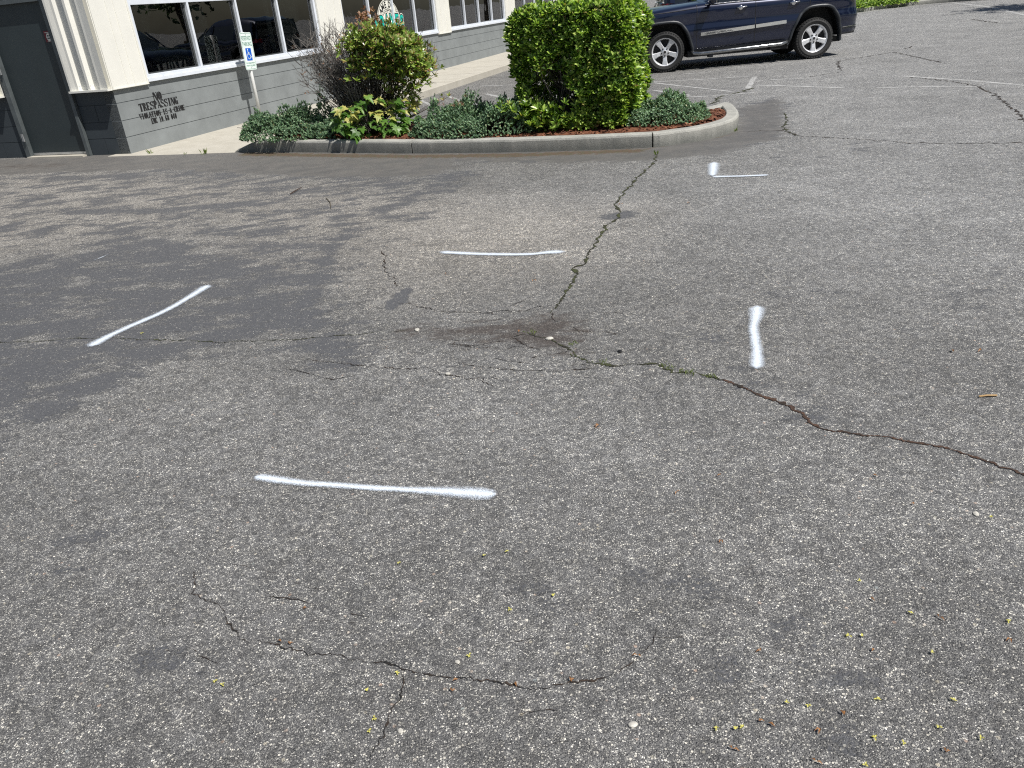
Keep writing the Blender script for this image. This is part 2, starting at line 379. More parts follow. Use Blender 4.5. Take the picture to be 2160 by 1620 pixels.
wob = b.n('ShaderNodeBump', {'Height': b.noise(1.3, 2), 'Strength': .25, 'Distance': .01}); b.set(gl.inputs['Normal'], wob.outputs[0])
ms_ = b.n('ShaderNodeMixShader', {0: b.math('MULTIPLY', lw.outputs[0], 1.5, clamp=True), 1: tr.outputs[0], 2: gl.outputs[0]})
b.t.links.new(ms_.outputs[0], b.out.inputs[0]); M['glass'] = b.m
M['car_glass'] = simple('car_glass', (.012,.015,.016), .04, coat=1)

def leafmat(name, stops, rough=.42, trans=.25, spec=.5):
    b = NB(name); g = b.n('ShaderNodeNewGeometry').outputs['Random Per Island']
    c = b.ramp(g, stops); c = b.mix(b.map(b.noise(5, 3), .35, .65, 0, .35), c, b.mix(1, c, (.6,.65,.6), 'MULTIPLY'))
    b.p(Base_Color=c, Roughness=rough, Specular_IOR_Level=spec)
    t = b.n('ShaderNodeBsdfTranslucent', {'Color': b.mix(1, c, (1.5,1.6,.6), 'MULTIPLY')})
    mx = b.n('ShaderNodeMixShader', {0: trans, 1: b.b.outputs[0], 2: t.outputs[0]})
    b.t.links.new(mx.outputs[0], b.out.inputs[0]); return b.m
M['hedge_leaf'] = leafmat('hedge_leaf', [(0,(.030,.065,.012)),(.30,(.08,.16,.025)),(.52,(.22,.36,.055)),(.80,(.44,.60,.12)),(.96,(.56,.68,.20)),(1,(.36,.24,.11))], .34, .34, .5)
M['bush_leaf'] = leafmat('bush_leaf', [(0,(.05,.085,.018)),(.25,(.15,.24,.045)),(.66,(.36,.48,.10)),(.78,(.36,.27,.12)),(.88,(.25,.12,.06)),(1,(.50,.50,.20))], .3, .25)
M['dead_leaf'] = leafmat('dead_leaf', [(0,(.16,.07,.035)),(.6,(.30,.15,.08)),(1,(.40,.26,.16))], .6, .2)
M['maple_green'] = leafmat('maple_green_leaf', [(0,(.05,.12,.02)),(.5,(.10,.21,.035)),(1,(.17,.30,.06))], .4, .3)
M['maple_tan'] = leafmat('maple_tan_leaf', [(0,(.38,.36,.08)),(.6,(.52,.48,.15)),(1,(.28,.36,.07))], .5, .25)
M['juniper'] = leafmat('juniper_needle', [(0,(.04,.08,.05)),(.3,(.11,.20,.115)),(.7,(.24,.38,.21)),(.95,(.38,.52,.31)),(1,(.30,.23,.12))], .5, .12)
M['weed'] = leafmat('weed_blade', [(0,(.06,.10,.02)),(1,(.20,.26,.06))], .5, .3)
M['crown'] = leafmat('tree_leaf', [(0,(.02,.05,.012)),(.6,(.05,.10,.02)),(1,(.09,.15,.035))], .5, .25)
M['trunk'] = simple('tree_bark', (.10,.08,.06), .9, var=.4, scale=12, bump=.6, bscale=20)
b = NB('mulch_chip'); g = b.n('ShaderNodeNewGeometry').outputs['Random Per Island']
b.p(Base_Color=b.ramp(g, [(0,(.05,.018,.010)),(.5,(.13,.045,.022)),(.85,(.20,.075,.035)),(1,(.30,.17,.10))]), Roughness=.85); M['mulch'] = b.m
b = NB('spray_paint'); uv = b.sep(b.n('ShaderNodeUVMap', uv_map='st').outputs[0])
av = b.math('ABSOLUTE', b.math('SUBTRACT', b.math('MULTIPLY', uv[1], 2), 1))
nz = b.math('ADD', b.math('MULTIPLY', b.math('SUBTRACT', b.noise(230, 3, .8), .5), 2.3), b.math('MULTIPLY', b.math('SUBTRACT', b.noise(40, 3), .5), .25))
endf = b.attr('fade')
cov = b.map(b.math('ADD', b.math('SUBTRACT', .62, av), b.math('SUBTRACT', nz, b.math('MULTIPLY', endf, 1.1))), -.30, .42)
b.p(Base_Color=b.mix(b.noise(200, 2), (.60,.67,.76), (.74,.80,.88)), Roughness=.55)
b.bump(b.noise(190, 3, .7), .5, .003)
tr = b.n('ShaderNodeBsdfTransparent'); mx = b.n('ShaderNodeMixShader', {0: cov, 1: tr.outputs[0], 2: b.b.outputs[0]})
b.t.links.new(mx.outputs[0], b.out.inputs[0]); M['spray'] = b.m
b = NB('faded_line_paint'); uv = b.sep(b.n('ShaderNodeUVMap', uv_map='st').outputs[0])
av = b.math('ABSOLUTE', b.math('SUBTRACT', b.math('MULTIPLY', uv[1], 2), 1))
nz = b.math('ADD', b.math('MULTIPLY', b.noise(30, 5, .8), .9), b.math('MULTIPLY', b.noise(5, 4, .7), .7))
cov = b.map(b.math('SUBTRACT', b.math('SUBTRACT', nz, .64), b.math('MULTIPLY', b.math('POWER', av, 6), .3)), -.02, .22, 0, .75)
b.p(Base_Color=(.56,.56,.55), Roughness=.75)
tr = b.n('ShaderNodeBsdfTransparent'); mx = b.n('ShaderNodeMixShader', {0: cov, 1: tr.outputs[0], 2: b.b.outputs[0]})
b.t.links.new(mx.outputs[0], b.out.inputs[0]); M['line'] = b.m
b = NB('crack_fill'); b.p(Base_Color=b.mix(b.map(b.noise(16, 4, .7), .4, .6), (.010,.010,.010), (.045,.030,.021)), Roughness=.95); b.bump(b.noise(60, 3), 1, .01); M['crack'] = b.m
b = NB('crack_earth'); b.p(Base_Color=b.mix(b.map(b.noise(16, 4, .7), .35, .6), (.018,.014,.011), (.075,.040,.026)), Roughness=.95); b.bump(b.noise(60, 3), 1, .01); M['crack_earth'] = b.m
b = NB('crack_moss'); b.p(Base_Color=b.mix(b.map(b.noise(10, 4, .8), .4, .6), (.018,.016,.011), (.050,.058,.020)), Roughness=.95); b.bump(b.noise(60, 3), 1, .01); M['crack_moss'] = b.m

# ------------------------------------------------------------------ ribbons on the ground
def resample(P, step):
    out = [P[0]]
    for a, c in zip(P[:-1], P[1:]):
        L = (c-a).length; k = max(1, int(L/step))
        for i in range(1, k+1): out.append(a.lerp(c, i/k))
    return out
def gz(x, y): return float(ground_z(np.array(x), np.array(y)))
def ribbon(name, pts, wf, z, mat, jag=0, step=.03, parent=None, fade=None, smooth_path=False, ends=(0,0)):
    P = pts[:]
    if smooth_path:                               # Catmull-Rom
        out = []; n = len(P)
        for i in range(n-1):
            p0, p1, p2, p3 = P[max(i-1,0)], P[i], P[i+1], P[min(i+2,n-1)]
            for k in range(8):
                t = k/8; out.append(.5*((2*p1)+(p2-p0)*t+(2*p0-5*p1+4*p2-p3)*t*t+(3*p1-p0-3*p2+p3)*t**3))
        P = out+[P[-1]]
    P = resample(P, step); n = len(P); vs = []; fs = []; L = 0; uvs = []; fd = []
    total = sum((P[i+1]-P[i]).length for i in range(n-1)); off = random.random()*50
    for i, p in enumerate(P):
        d = (P[min(i+1,n-1)]-P[max(i-1,0)]); d.z = 0; d = d.normalized() if d.length > 1e-9 else Vector((1,0,0)); q = Vector((-d.y, d.x, 0))
        j = 0
        if jag: j = (mnoise.noise(Vector((L*9+off, 0, 0)))*1.0+mnoise.noise(Vector((L*33+off, 3, 0)))*.6+mnoise.noise(Vector((L*90+off, 3, 0)))*.4+mnoise.noise(Vector((L*260+off, 6, 0)))*.22)*jag
        wv = wf(L/total, L)
        for k, sg in enumerate((-1, 1)):
            e = p+q*(j+sg*wv/2); vs.append(Vector((e.x, e.y, gz(e.x, e.y)+z))); uvs.append((L, k))
        dd = min(L, total-L); fd.append(max(0, 1-dd/ends[0])**1.5 if ends[0] else 0)
        if i: fs.append((2*i-2, 2*i, 2*i+1, 2*i-1)); 
        if i < n-1: L += (P[i+1]-p).length
    o = mesh_obj(name, vs, fs, mat, parent)
    uvl = o.data.uv_layers.new(name='st')
    for lp in o.data.loops: uvl.data[lp.index].uv = uvs[lp.vertex_index]
    at = o.data.attributes.new('fade', 'FLOAT', 'POINT')
    for i in range(n): at.data[2*i].value = fd[i]; at.data[2*i+1].value = fd[i]
    if sum(f.normal.z for f in o.data.polygons) < 0: o.data.flip_normals()
    return o
def crack_w(base, rag=.6, brk=.18):
    o = random.random()*90
    return lambda t, L: base*max(brk, .42+rag*1.9*mnoise.noise(Vector((L*9+o, 0, 0)))+.9*mnoise.noise(Vector((L*41+o, 5, 0)))+.7*mnoise.noise(Vector((L*120+o, 9, 0))))*min(1, (t*14+.15), ((1-t)*14+.15))
def crack(pts, w_, mat='crack', jag=.02, lab=None, brk=.2):
    o = ribbon('crack', poly_px(pts), crack_w(w_, brk=brk), .003, M[mat], jag, .007 if pts[0][1] > 550 else .02, parent=asphalt)
    if lab: o['label'] = lab
    return o
crack([(1388,322),(1378,345),(1345,375),(1320,402),(1297,432),(1310,450),(1300,462),(1275,480),(1262,505),(1240,530),(1238,545),(1215,560),(1213,580),(1200,605),(1175,640),(1162,656)], .034, 'crack_moss', .03, 'mossy crack running from the kerb towards the middle of the lot')
crack([(1162,656),(1168,668),(1176,675)], .012)
crack([(1205,742),(1240,762),(1310,772),(1375,765),(1400,772),(1430,785),(1480,790),(1530,800)], .020, 'crack_moss', .03)
crack([(1525,799),(1560,815),(1600,832),(1650,850),(1690,872),(1705,890),(1740,905),(1800,917)], .030, 'crack_earth', .016, 'wide earth filled crack below the short upright paint line')
crack([(1795,917),(1870,922),(1930,933),(2000,948),(2060,965),(2110,985),(2200,1015),(2400,1080)], .020, 'crack_earth', .014)
crack([(-200,735),(0,722),(60,722),(150,715),(230,713),(330,717),(470,722),(620,716),(760,703),(860,695)], .009, 'crack_moss', .02)
crack([(400,1205),(425,1260),(470,1290),(490,1330),(515,1350),(590,1360),(640,1378),(700,1382),(780,1400)], .0048, 'crack', .020)
crack([(780,1400),(860,1412),(920,1428),(980,1430),(1060,1445),(1120,1450),(1190,1445),(1250,1440),(1300,1420)], .0072, 'crack', .018)
crack([(1300,1420),(1340,1395),(1375,1360),(1388,1320)], .004, 'crack', .010)
crack([(852,1425),(845,1470),(815,1520),(795,1560),(770,1640)], .0055, 'crack', .02)
crack([(560,1258),(620,1265),(670,1280)], .004, 'crack', .008)
crack([(1560,278),(1650,275),(1680,287),(1800,293),(1920,302),(2050,303),(2300,300)], .022, 'crack', .05)
crack([(1655,238),(1660,255),(1652,270),(1668,280),(1682,288)], .035, 'crack_moss', .04)
crack([(2055,178),(2075,190),(2100,200),(2130,225),(2145,235),(2175,270)], .045, 'crack', .06)
crack([(1912,162),(1990,170),(2055,180)], .035, 'crack', .05)
crack([(1775,150),(1766,135),(1772,128),(1830,119),(1885,110),(1995,134)], .05, 'crack', .06)
crack([(1700,163),(1775,152)], .035, 'crack', .06)
crack([(1905,103),(1918,101),(1925,97)], .06, 'crack', .05)
crack([(2050,41),(2085,46),(2105,48)], .10, 'crack', .08)
crack([(1985,32),(2032,30)], .10, 'crack', .08)
crack([(806,528),(812,545),(812,570),(832,590),(838,608)], .012, 'crack', .03)
crack([(838,637),(880,640),(930,655),(1030,655),(1110,648),(1170,638)], .010, 'crack', .03)
crack([(1075,640),(1100,632),(1118,620)], .008)
crack([(625,757),(720,765),(800,775),(905,778),(930,785),(975,798),(1050,796),(1065,790)], .007, 'crack', .03)
rs = random.Random(3)
for k in range(26):
    x0, y0 = rs.uniform(880, 1260), rs.uniform(640, 800); a = rs.choice((0, .3, -.35, 1.0)); l = rs.uniform(35, 110); pts = [(x0+l*t*cos(a)+rs.uniform(-8,8), y0+l*t*sin(a)*.35+rs.uniform(-4,4)) for t in (0,.3,.6,1)]
    crack(pts, rs.uniform(.003,.006), 'crack', .02, brk=0)
for k in range(12):
    x0, y0 = rs.uniform(300, 1500), rs.uniform(1150, 1600); a = rs.uniform(-.6,.6); l = rs.uniform(40, 120); crack([(x0+l*t*cos(a)+rs.uniform(-8,8), y0+l*t*sin(a)*.6+rs.uniform(-6,6)) for t in (0,.3,.6,1)], rs.uniform(.0012,.0022), 'crack', .01, brk=0)
crack([(960,765),(1010,770),(1060,778),(1170,782),(1260,775)], .007, 'crack', .02)
crack([(1110,700),(1130,706),(1160,712),(1195,730),(1215,750)], .014, 'crack_moss', .02)
crack([(1075,705),(1100,722),(1140,735)], .008)
crack([(1590,185),(1560,195),(1520,203),(1502,222)], .09, 'crack_moss', .08)
crack([(1660,35),(1850,15)], .03, 'crack', .05)
crack([(600,775),(700,800),(760,790)], .006)

def spray(parts, label):
    os_ = []
    for pts, wf, e in parts:
        os_.append(ribbon('spray_paint_line', poly_px(pts), (lambda t, L, wf=wf: wf(t, L)*1.5), .006, M['spray'], .0015, .012, smooth_path=True, ends=(e,)))
    o = os_[0]
    if len(os_) > 1:
        bm = bmesh.new()
        for q in os_: bm.from_mesh(q.data)
        bm.to_mesh(o.data); bm.free()
        for q in os_[1:]: bpy.data.objects.remove(q)
    tag(o, label, 'paint mark', 'white marks sprayed on the asphalt')
    return o
def lin(*kv):
    def f(t, L):
        for (a, x), (c, y) in zip(kv[:-1], kv[1:]):
            if t <= c: return x+(y-x)*(t-a)/(c-a)
        return kv[-1][1]
    return f
spray([([(443,601),(395,631),(345,659),(270,692),(225,713),(186,735)], lin((0,.075),(.15,.060),(.3,.050),(.8,.052),(1,.08)), .05)], 'white spray painted slanting line on the dark sealed patch at left')
spray([([(922,531),(990,534),(1060,535),(1120,534),(1160,530),(1198,529)], lin((0,.075),(.1,.055),(.8,.045),(.9,.065),(1,.075)), .08)], 'thin straight white paint line between the island and the brown stain')
spray([([(1598,643),(1595,668),(1590,690),(1593,718),(1597,745),(1596,782)], lin((0,.068),(.16,.064),(.30,.042),(.75,.044),(.9,.054),(1,.050)), .05)], 'short upright white paint line above the wide earth filled crack')
spray([([(535,1007),(580,1013),(640,1021),(700,1025),(780,1031),(900,1037),(960,1040),(1052,1046)], lin((0,.036),(.1,.040),(.25,.032),(.65,.030),(.82,.050),(.93,.062),(1,.045)), .025)], 'longest white paint line, nearest to the bottom of the photo, wider at its right end')
spray([([(1506,342),(1505,355),(1503,374)], lin((0,.08),(.3,.088),(.7,.075),(1,.05)), .10), ([(1500,374),(1545,373),(1580,372),(1624,370)], lin((0,.075),(.3,.05),(1,.055)), .04)], 'L shaped white paint mark near the nose of the island')
spray([([(190,553),(210,546),(232,536)], lin((0,.02),(.5,.035),(1,.02)), .2)], 'faint short white paint smear at the left edge of the dark patch')

def line(pts, w_, lab):
    o = ribbon('parking_line', poly_px(pts), lambda t, L: w_, .004, M['line'], .004, .08)
    return tag(o, lab, 'painted line', 'faded parking lines')
line([(1377,175),(1545,194)], .085, 'faded white hatch stripe right of the square hedge, upper of two slanting')
line([(1381,191),(1455,202)], .10, 'faded white hatch stripe right of the square hedge, lower of two slanting')
line([(1385,207),(1500,203),(1590,196)], .08, 'faint white bay line just behind the island nose, nearly level')
line([(1380,173),(1480,168),(1582,161)], .08, 'faint white bay line in front of the blue car, nearly level')
line([(1577,187),(1592,162)], .11, 'worn white end stripe joining the bay lines right of the hedge')
line([(1592,180),(1690,183),(1780,186)], .09, 'faded white line running right from the bay corner')
line([(1625,169),(1660,167),(1720,165)], .08, 'short broken white stripe under the rear wheel of the blue car')
line([(1905,161),(2040,170),(2200,184)], .11, 'faded white line at the right edge of the photo, crossed by a crack')
line([(1850,186),(1950,183),(2060,183)], .07, 'faint white streak in open asphalt at right')
line([(1500,222),(1530,222),(1543,227),(1530,232),(1508,236)], .07, 'curled white paint mark just behind the island nose')
line([(1440,157),(1500,152)], .07, 'short white tick mark under the middle of the blue car')
line([(860,186),(915,210)], .10, 'white hatch stripe between the two bushes, first from the left')
line([(945,189),(1040,222)], .10, 'white hatch stripe between the two bushes, second from the left')
line([(1025,185),(1090,206)], .10, 'white hatch stripe touching the left side of the square hedge')
line([(1015,168),(1080,167)], .08, 'white bay line by the far sidewalk kerb, left of the hedge')
line([(1980,12),(2060,5),(2200,-4)], .25, 'pale painted line near the far kerb at top right')
line([(2010,6),(2080,14),(2200,40)], .18, 'faint grey stripe at top right corner')

# ------------------------------------------------------------------ sidewalk
mb = MB()
sp = [(-.16,-.3),(-.17,1.0),(-.16,1.96),(.4,1.93),(1.2,1.90),(3,1.885)]+[(k,1.88) for k in (8.5,14.5,20.5,26.5,34)]+[(34,-.3)]
P2 = [BW(s_, n_, 0) for s_, n_ in sp]
mb.prism([(p.x, p.y) for p in P2], -.35, .006)
o = mb.build('sidewalk', M['sidewalk'], bevel=.012); tag(o, kind='structure')
# joints cut as thin dark grooves in the walk
jm = MB()
for s_ in (2.6, 4.5, 6.4, 8.3, 10.2, 12.1, 14, 15.9, 17.8, 19.7, 21.6, 23.5):
    a = BW(s_, .02, .0085); c = BW(s_, 1.86, .0085); d = WS*.005
    jm.add([a-d, a+d, c+d, c-d], [(0,1,2,3)])
jo = jm.build('joint', M['crack'], parent=o)

# ------------------------------------------------------------------ island: kerb, mulch
front = [G(495,322), G(520,321), G(700,322), G(870,324), G(1000,322.5), G(1100,321), G(1240,317), G(1377,311), G(1440,303), G(1480,297), G(1520,288), G(1545,279), G(1557,268), G(1553,254), G(1530,240)]
back = [Vector((2.55,10.40,0)), Vector((1.5,10.85,0)), Vector((0,11.45,0)), Vector((-1.5,12.05,0)), Vector((-3.03,12.68,0))]
def spl(P, k=6):
    out = []; n = len(P)
    for i in range(n-1):
        p0, p1, p2, p3 = P[max(i-1,0)], P[i], P[i+1], P[min(i+2,n-1)]
        for q in range(k):
            t = q/k; out.append(.5*((2*p1)+(p2-p0)*t+(2*p0-5*p1+4*p2-p3)*t*t+(3*p1-p0-3*p2+p3)*t**3))
    return out+[P[-1]]
KP = resample(spl(front+back), .06)[3:]
def kerb_mesh(P, z0, hfun, wd=.15):
    vs = []; fs = []; n = len(P)
    for i, p in enumerate(P):
        d = (P[min(i+1,n-1)]-P[max(i-1,0)]).normalized(); q = Vector((-d.y, d.x, 0))    # q points inward (left of travel)
        h_ = hfun(i); r = min(.028, h_*.45); g = z0(p)
        prof = [(0,-.25),(0,h_-r),(r*.3,h_-r*.3),(r,h_),(wd-.01,h_),(wd,h_-.01),(wd,-.25)]
        for a, z in prof:
            wob = mnoise.noise(Vector((p.x*6, p.y*6, z*9)))*.004
            vs.append(p+q*(a+wob)+ZV*(z+g*(z < .05)+wob*.6))
        if i:
            o = (i-1)*7; o2 = i*7
            for k in range(6): fs.append((o+k, o2+k, o2+k+1, o+k+1)[::-1])
    fs.append(tuple(range(7))); fs.append(tuple(range((n-1)*7, n*7))[::-1])
    return vs, fs
L = [0]
for a, c in zip(KP[:-1], KP[1:]): L.append(L[-1]+(c-a).length)
def nearest(p): return min(range(len(KP)), key=lambda i: (KP[i]-p).length)
cuts = [0, nearest(G(868,324)), nearest(G(1377,311)), nearest(Vector((2.55,10.4,0))), len(KP)-1]
def kh(i): return .15*min(1, .06+L[i]/.42)**.8 if L[i] < .42 else .15
kb = MB()
for a, c in zip(cuts[:-1], cuts[1:]):
    seg_ = [p.copy() for p in KP[a:c+1]]; off = a
    if a > 0: d = (seg_[1]-seg_[0]).normalized(); seg_[0] += d*.008
    if c < len(KP)-1: d = (seg_[-2]-seg_[-1]).normalized(); seg_[-1] += d*.008
    kb.add(*kerb_mesh(seg_, lambda p: gz(p.x, p.y)*1.0, lambda i, off=off: kh(i+off)))
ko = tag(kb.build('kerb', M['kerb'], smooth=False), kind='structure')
for f in ko.data.polygons: f.use_smooth = False
# soil body and mulch chips
inner = []
for i in range(7, len(KP)-2, 2):
    d = (KP[min(i+1,len(KP)-1)]-KP[max(i-1,0)]).normalized(); q = Vector((-d.y, d.x, 0)); inner.append(KP[i]+q*.14)
ixy = [(p.x, p.y) for p in inner]
def inside(x, y, poly=ixy):
    r = False; n = len(poly)
    for i in range(n):
        x0, y0 = poly[i]; x1, y1 = poly[(i+1)%n]
        if (y0 > y) != (y1 > y) and x < (x1-x0)*(y-y0)/(y1-y0)+x0: r = not r
    return r
def bedz(x, y):
    # centre line crown
    f = ((x-.0)*IM.x+(y-10.6)*IM.y)
    return .135+.05*math.exp(-(f/.45)**2)+.015*mnoise.noise(Vector((x*5, y*5, 0)))
bm = MB(); gx = np.arange(-4, 3.3, .06); gy = np.arange(8.6, 13, .06); vid = {}
vs = []; fs = []
for i, x in enumerate(gx):
    for j, y in enumerate(gy):
        if inside(x, y): vid[i, j] = len(vs); vs.append(Vector((x, y, bedz(x, y))))
for (i, j) in list(vid):
    if all(k in vid for k in ((i+1,j),(i+1,j+1),(i,j+1))): fs.append((vid[i,j], vid[i+1,j], vid[i+1,j+1], vid[i,j+1]))
bm.add(vs, fs)
# rim of soil right up to the kerb
cx = [p*1.0 for p in inner]; n = len(cx)
rim_in = []
for i in range(n):
    d = (cx[(i+1)%n]-cx[i-1]).normalized(); q = Vector((-d.y, d.x, 0)); rim_in.append(cx[i]+q*.12)
rv = [Vector((p.x, p.y, .128)) for p in cx]+[Vector((p.x, p.y, bedz(p.x, p.y)+.004)) for p in rim_in]
okr = [inside(p.x, p.y) for p in rim_in]
bm.add(rv, [(i, (i+1)%n, n+(i+1)%n, n+i) for i in range(n) if okr[i] and okr[(i+1)%n]])
for k in range(7500):
    x = random.uniform(-3.9, 3.1); y = random.uniform(8.7, 12.8)
    if not (inside(x, y) and inside(x+.03, y+.03) and inside(x-.03, y+.03) and inside(x+.04, y)): continue
    l = random.uniform(.008, .032); w_ = random.uniform(.004, .010); t = .003
    R = Matrix.Translation((x, y, bedz(x, y)+random.uniform(.002, .018))) @ Matrix.Rotation(random.uniform(0, pi), 4, 'Z') @ Matrix.Rotation(random.uniform(-.5, .5), 4, 'X') @ Matrix.Rotation(random.uniform(-.5, .5), 4, 'Y')
    bm.box((-l, -w_, -t), (l, w_, t), 0, R)
tag(bm.build('mulch', M['mulch']), 'reddish brown bark mulch filling the kerbed island', kind='stuff')

# ------------------------------------------------------------------ BUILDING
bld = tag(empty('building', CORNER, -AZ+pi/2), 'grey block building with white metal piers and long windows', 'building')
# local frame: x along the long wall (s), y = -n (into building positive), z up
BL = 31.0; BD = 14.0; BH = 4.4
SILL0, GL0, BAR, GLT = .93, 1.035, 2.02, 2.72
def bx(mbx, s0, s1, n0, n1, z0, z1, m=0): return mbx.box((s0, -n1, z0), (s1, -n0, z1), m)
bays = [(.72, 5.95), (6.97, 12.10), (13.04, 18.0), (19.05, 24.1), (25.1, 30.2)]
wl = MB()
zc = [0, .24, .475, .72, .93]
for a, c in zip(zc[:-1], zc[1:]): bx(wl, .0, BL, -.19, 0, a+(.0045 if a else -.3), c-.0045)
bx(wl, .002, BL-.002, -.188, -.010, -.3, .925)
bx(wl, 0, BL, -.19, -.02, GLT+.06, BH)
bx(wl, 0, .72, -.19, -.02, .9301, GLT+.0599)
for (a0, a1), (b0, b1) in zip(bays, bays[1:]+[(BL, BL)]): bx(wl, a1, b0, -.19, -.02, .9301, GLT+.0599)
for s_, zz in [(s, i) for i in range(4) for s in np.arange(.4*(i % 2)+.42, BL, .81)]: pass
wl.build('wall', M['block'], bld)
# door wall: coordinate a to the left of the corner, normal faces the camera (-x local)
def dx(mbx, a0, a1, d0, d1, z0, z1, m=0): return mbx.box((-d1, a0, z0), (-d0, a1, z1), m)   # d = out of the wall towards the viewer
we = MB(); dz = [0, .235, .47, .71, .93]
rnd = 0
for i, (a, c) in enumerate(zip(dz[:-1], dz[1:])):
    for (u0, u1) in ((.0, .73), (2.02, BD)):
        cuts_ = [u0]+[u for u in np.arange(.40*(i % 2)+(.42 if u0 < 1 else .05), BD, .81) if u0+.06 < u < u1-.06]+[u1]
        for p, q in zip(cuts_[:-1], cuts_[1:]): dx(we, p+(.004 if p > .001 else .0005), q-.004, -.19, 0, a+(.004 if a else -.3), c-.004)
        if i == 0: dx(we, u0+.002, u1-.002, -.189, -.009, -.3, .925)
dx(we, 0.0, .73, -.19, -.02, .9301, BH); dx(we, 2.02, BD, -.19, -.02, .9301, BH); dx(we, .73, 2.02, -.19, -.02, 2.2, BH)
o = we.build('wall', M['dark_block'], bld); o['label'] = 'charcoal painted block end wall'
for v in o.data.vertices:           # keep the two walls from sharing the corner volume face
    if v.co.y < .001 and v.co.x > -.0005: v.co.y = max(v.co.y, .001)
# far walls and roof
fw = MB(); fw.box((0.2, BD-.2, -.3), (BL, BD, BH)); fw.box((BL-.2, .2, -.3), (BL-.001, BD-.201, BH)); fw.build('back_wall', M['block'], bld)
rf = MB(); rf.box((-.35, -.35, BH+.001), (BL+.3, BD+.3, BH+.28)); rf.build('roof', M['roof'], bld)
fl = MB(); fl.box((.2, .2, -.3), (BL-.21, BD-.21, .02)); fl.build('floor', M['inside_floor'], bld)
iw = MB(); iw.box((.2, 5.2, .021), (BL-.21, 5.35, 4.3)); 
iw.build('inner_wall', M['inside_wall'], bld)
cl = MB(); cl.box((.2, .2, 3.1), (BL-.21, 5.19, 3.16)); cl.build('ceiling', M['inside_wall'], bld)
# white metal piers on the long wall
piers = [(-.03, .71)]+[(bays[i][1]+.01, bays[i+1][0]-.01) for i in range(4)]
for i, (a, c) in enumerate(piers):
    pm = MB(); z0 = .905 if i == 0 else .90
    bx(pm, a, c, .0, .035, z0+.02, BH-.01)
    bx(pm, a-.004, c+.004, .0, .048, z0, z0+.0195)                     # drip trim
    bx(pm, a+.0, a+.03, .0352, .047, z0+.0205, BH-.02); bx(pm, c-.03, c, .0352, .047, z0+.0205, BH-.02)
    for t in ((.42, .62) if i == 0 else (.3, .7)):
        x = a+(c-a)*t; bx(pm, x, x+.022, .0352, .043, z0+.0205, BH-.02)
    pm.build('metal_pier', M['white_metal'], bld, bevel=.003)
# corrugated white panels on the door wall
def corr(a0, a1, z0, ztop):
    cm = MB(); base = .055
    prof = [(0,.10),(.03,.10),(.10,.085),(.14,.085),(.165,.045),(.30,.045),(.325,.105),(.365,.105),(.39,.045),(.50,.045),(.525,.095),(.56,.095),(.6,.10),(.67,.11)]
    W_ = a1-a0; pr = [(a1-u/.67*W_, d) for u, d in prof]
    pts = [(p[0], p[1]) for p in pr]
    vs = [Vector((-d, a, z)) for z in (z0, ztop) for a, d in pts]; n = len(pts)
    cm.add(vs, [(i, i+1, n+i+1, n+i) for i in range(n-1)])
    dx(cm, a0+.0005, a1, .0, .04, z0+.001, ztop)
    dx(cm, a0-.0, a1+.012, .0, .125, z0-.028, z0-.001)
    for a in (a0+.12, a0+.29, a0+.5): dx(cm, a, a+.012, .11, .113, z0+.05, z0+.062)
    return cm
cm = corr(-.03, .68, .93, BH-.01); cm.build('metal_panel', M['white_metal'], bld)
cm = corr(2.06, 2.75, .93, BH-.01); cm.build('metal_panel', M['white_metal'], bld)
# door
dr = MB(); dx(dr, .80, 1.92, -.06, -.015, .025, 2.13); door = dr.build('door', M['door'], bld)
ds = MB(); dx(ds, .815, 1.905, -.0148, .0, .03, .062)
for k in range(5): dx(ds, .9+k*.22, .915+k*.22, .0002, .004, .043, .050)
ds.build('door_sweep', M['steel'], door)
for z in (.25, 1.22, 1.95):
    hm = MB(); dx(hm, 1.925, 1.965, .0515, .066, z, z+.11); hm.tube([Vector((-.07, 1.92, z)), Vector((-.07, 1.92, z+.11))], .010); hm.build('hinge', M['steel'], door)
df = MB(); dx(df, .735, .80, -.10, .05, -.01, 2.19); dx(df, 1.92, 2.015, -.10, .05, -.01, 2.19); dx(df, .8001, 1.9199, -.10, .05, 2.131, 2.19); df.build('door_frame', M['dark_metal'], bld, bevel=.004)
th = MB(); dx(th, .80, 1.92, -.1, .13, -.05, .022); th.build('threshold', M['sidewalk'], bld)
# sticker on the door edge
st = MB(); dx(st, .815, .955, -.0149, -.0125, 1.60, 1.75); so_ = st.build('sticker', M['sticker_red'], door)
st = MB(); st.lathe([(0,.0),(.042,0)], 24, M=Matrix.Translation((.0120, .883, 1.665)) @ Matrix.Rotation(-pi/2, 4, 'Y') @ Matrix.Diagonal((1.25,1,1,1))); st.build('emblem', M['decal_white'], so_)
st = MB(); dx(st, .858, .878, -.0118, -.0110, 1.675, 1.69); dx(st, .884, .905, -.0118, -.0110, 1.675, 1.692); dx(st, .86, .91, -.0118, -.0110, 1.645, 1.657); st.build('lettering', M['black'], so_)
st = MB(); dx(st, .84, .935, -.0124, -.0115, 1.722, 1.730); dx(st, .85, .92, -.0124, -.0115, 1.609, 1.615); st.build('lettering', M['decal_white'], so_)

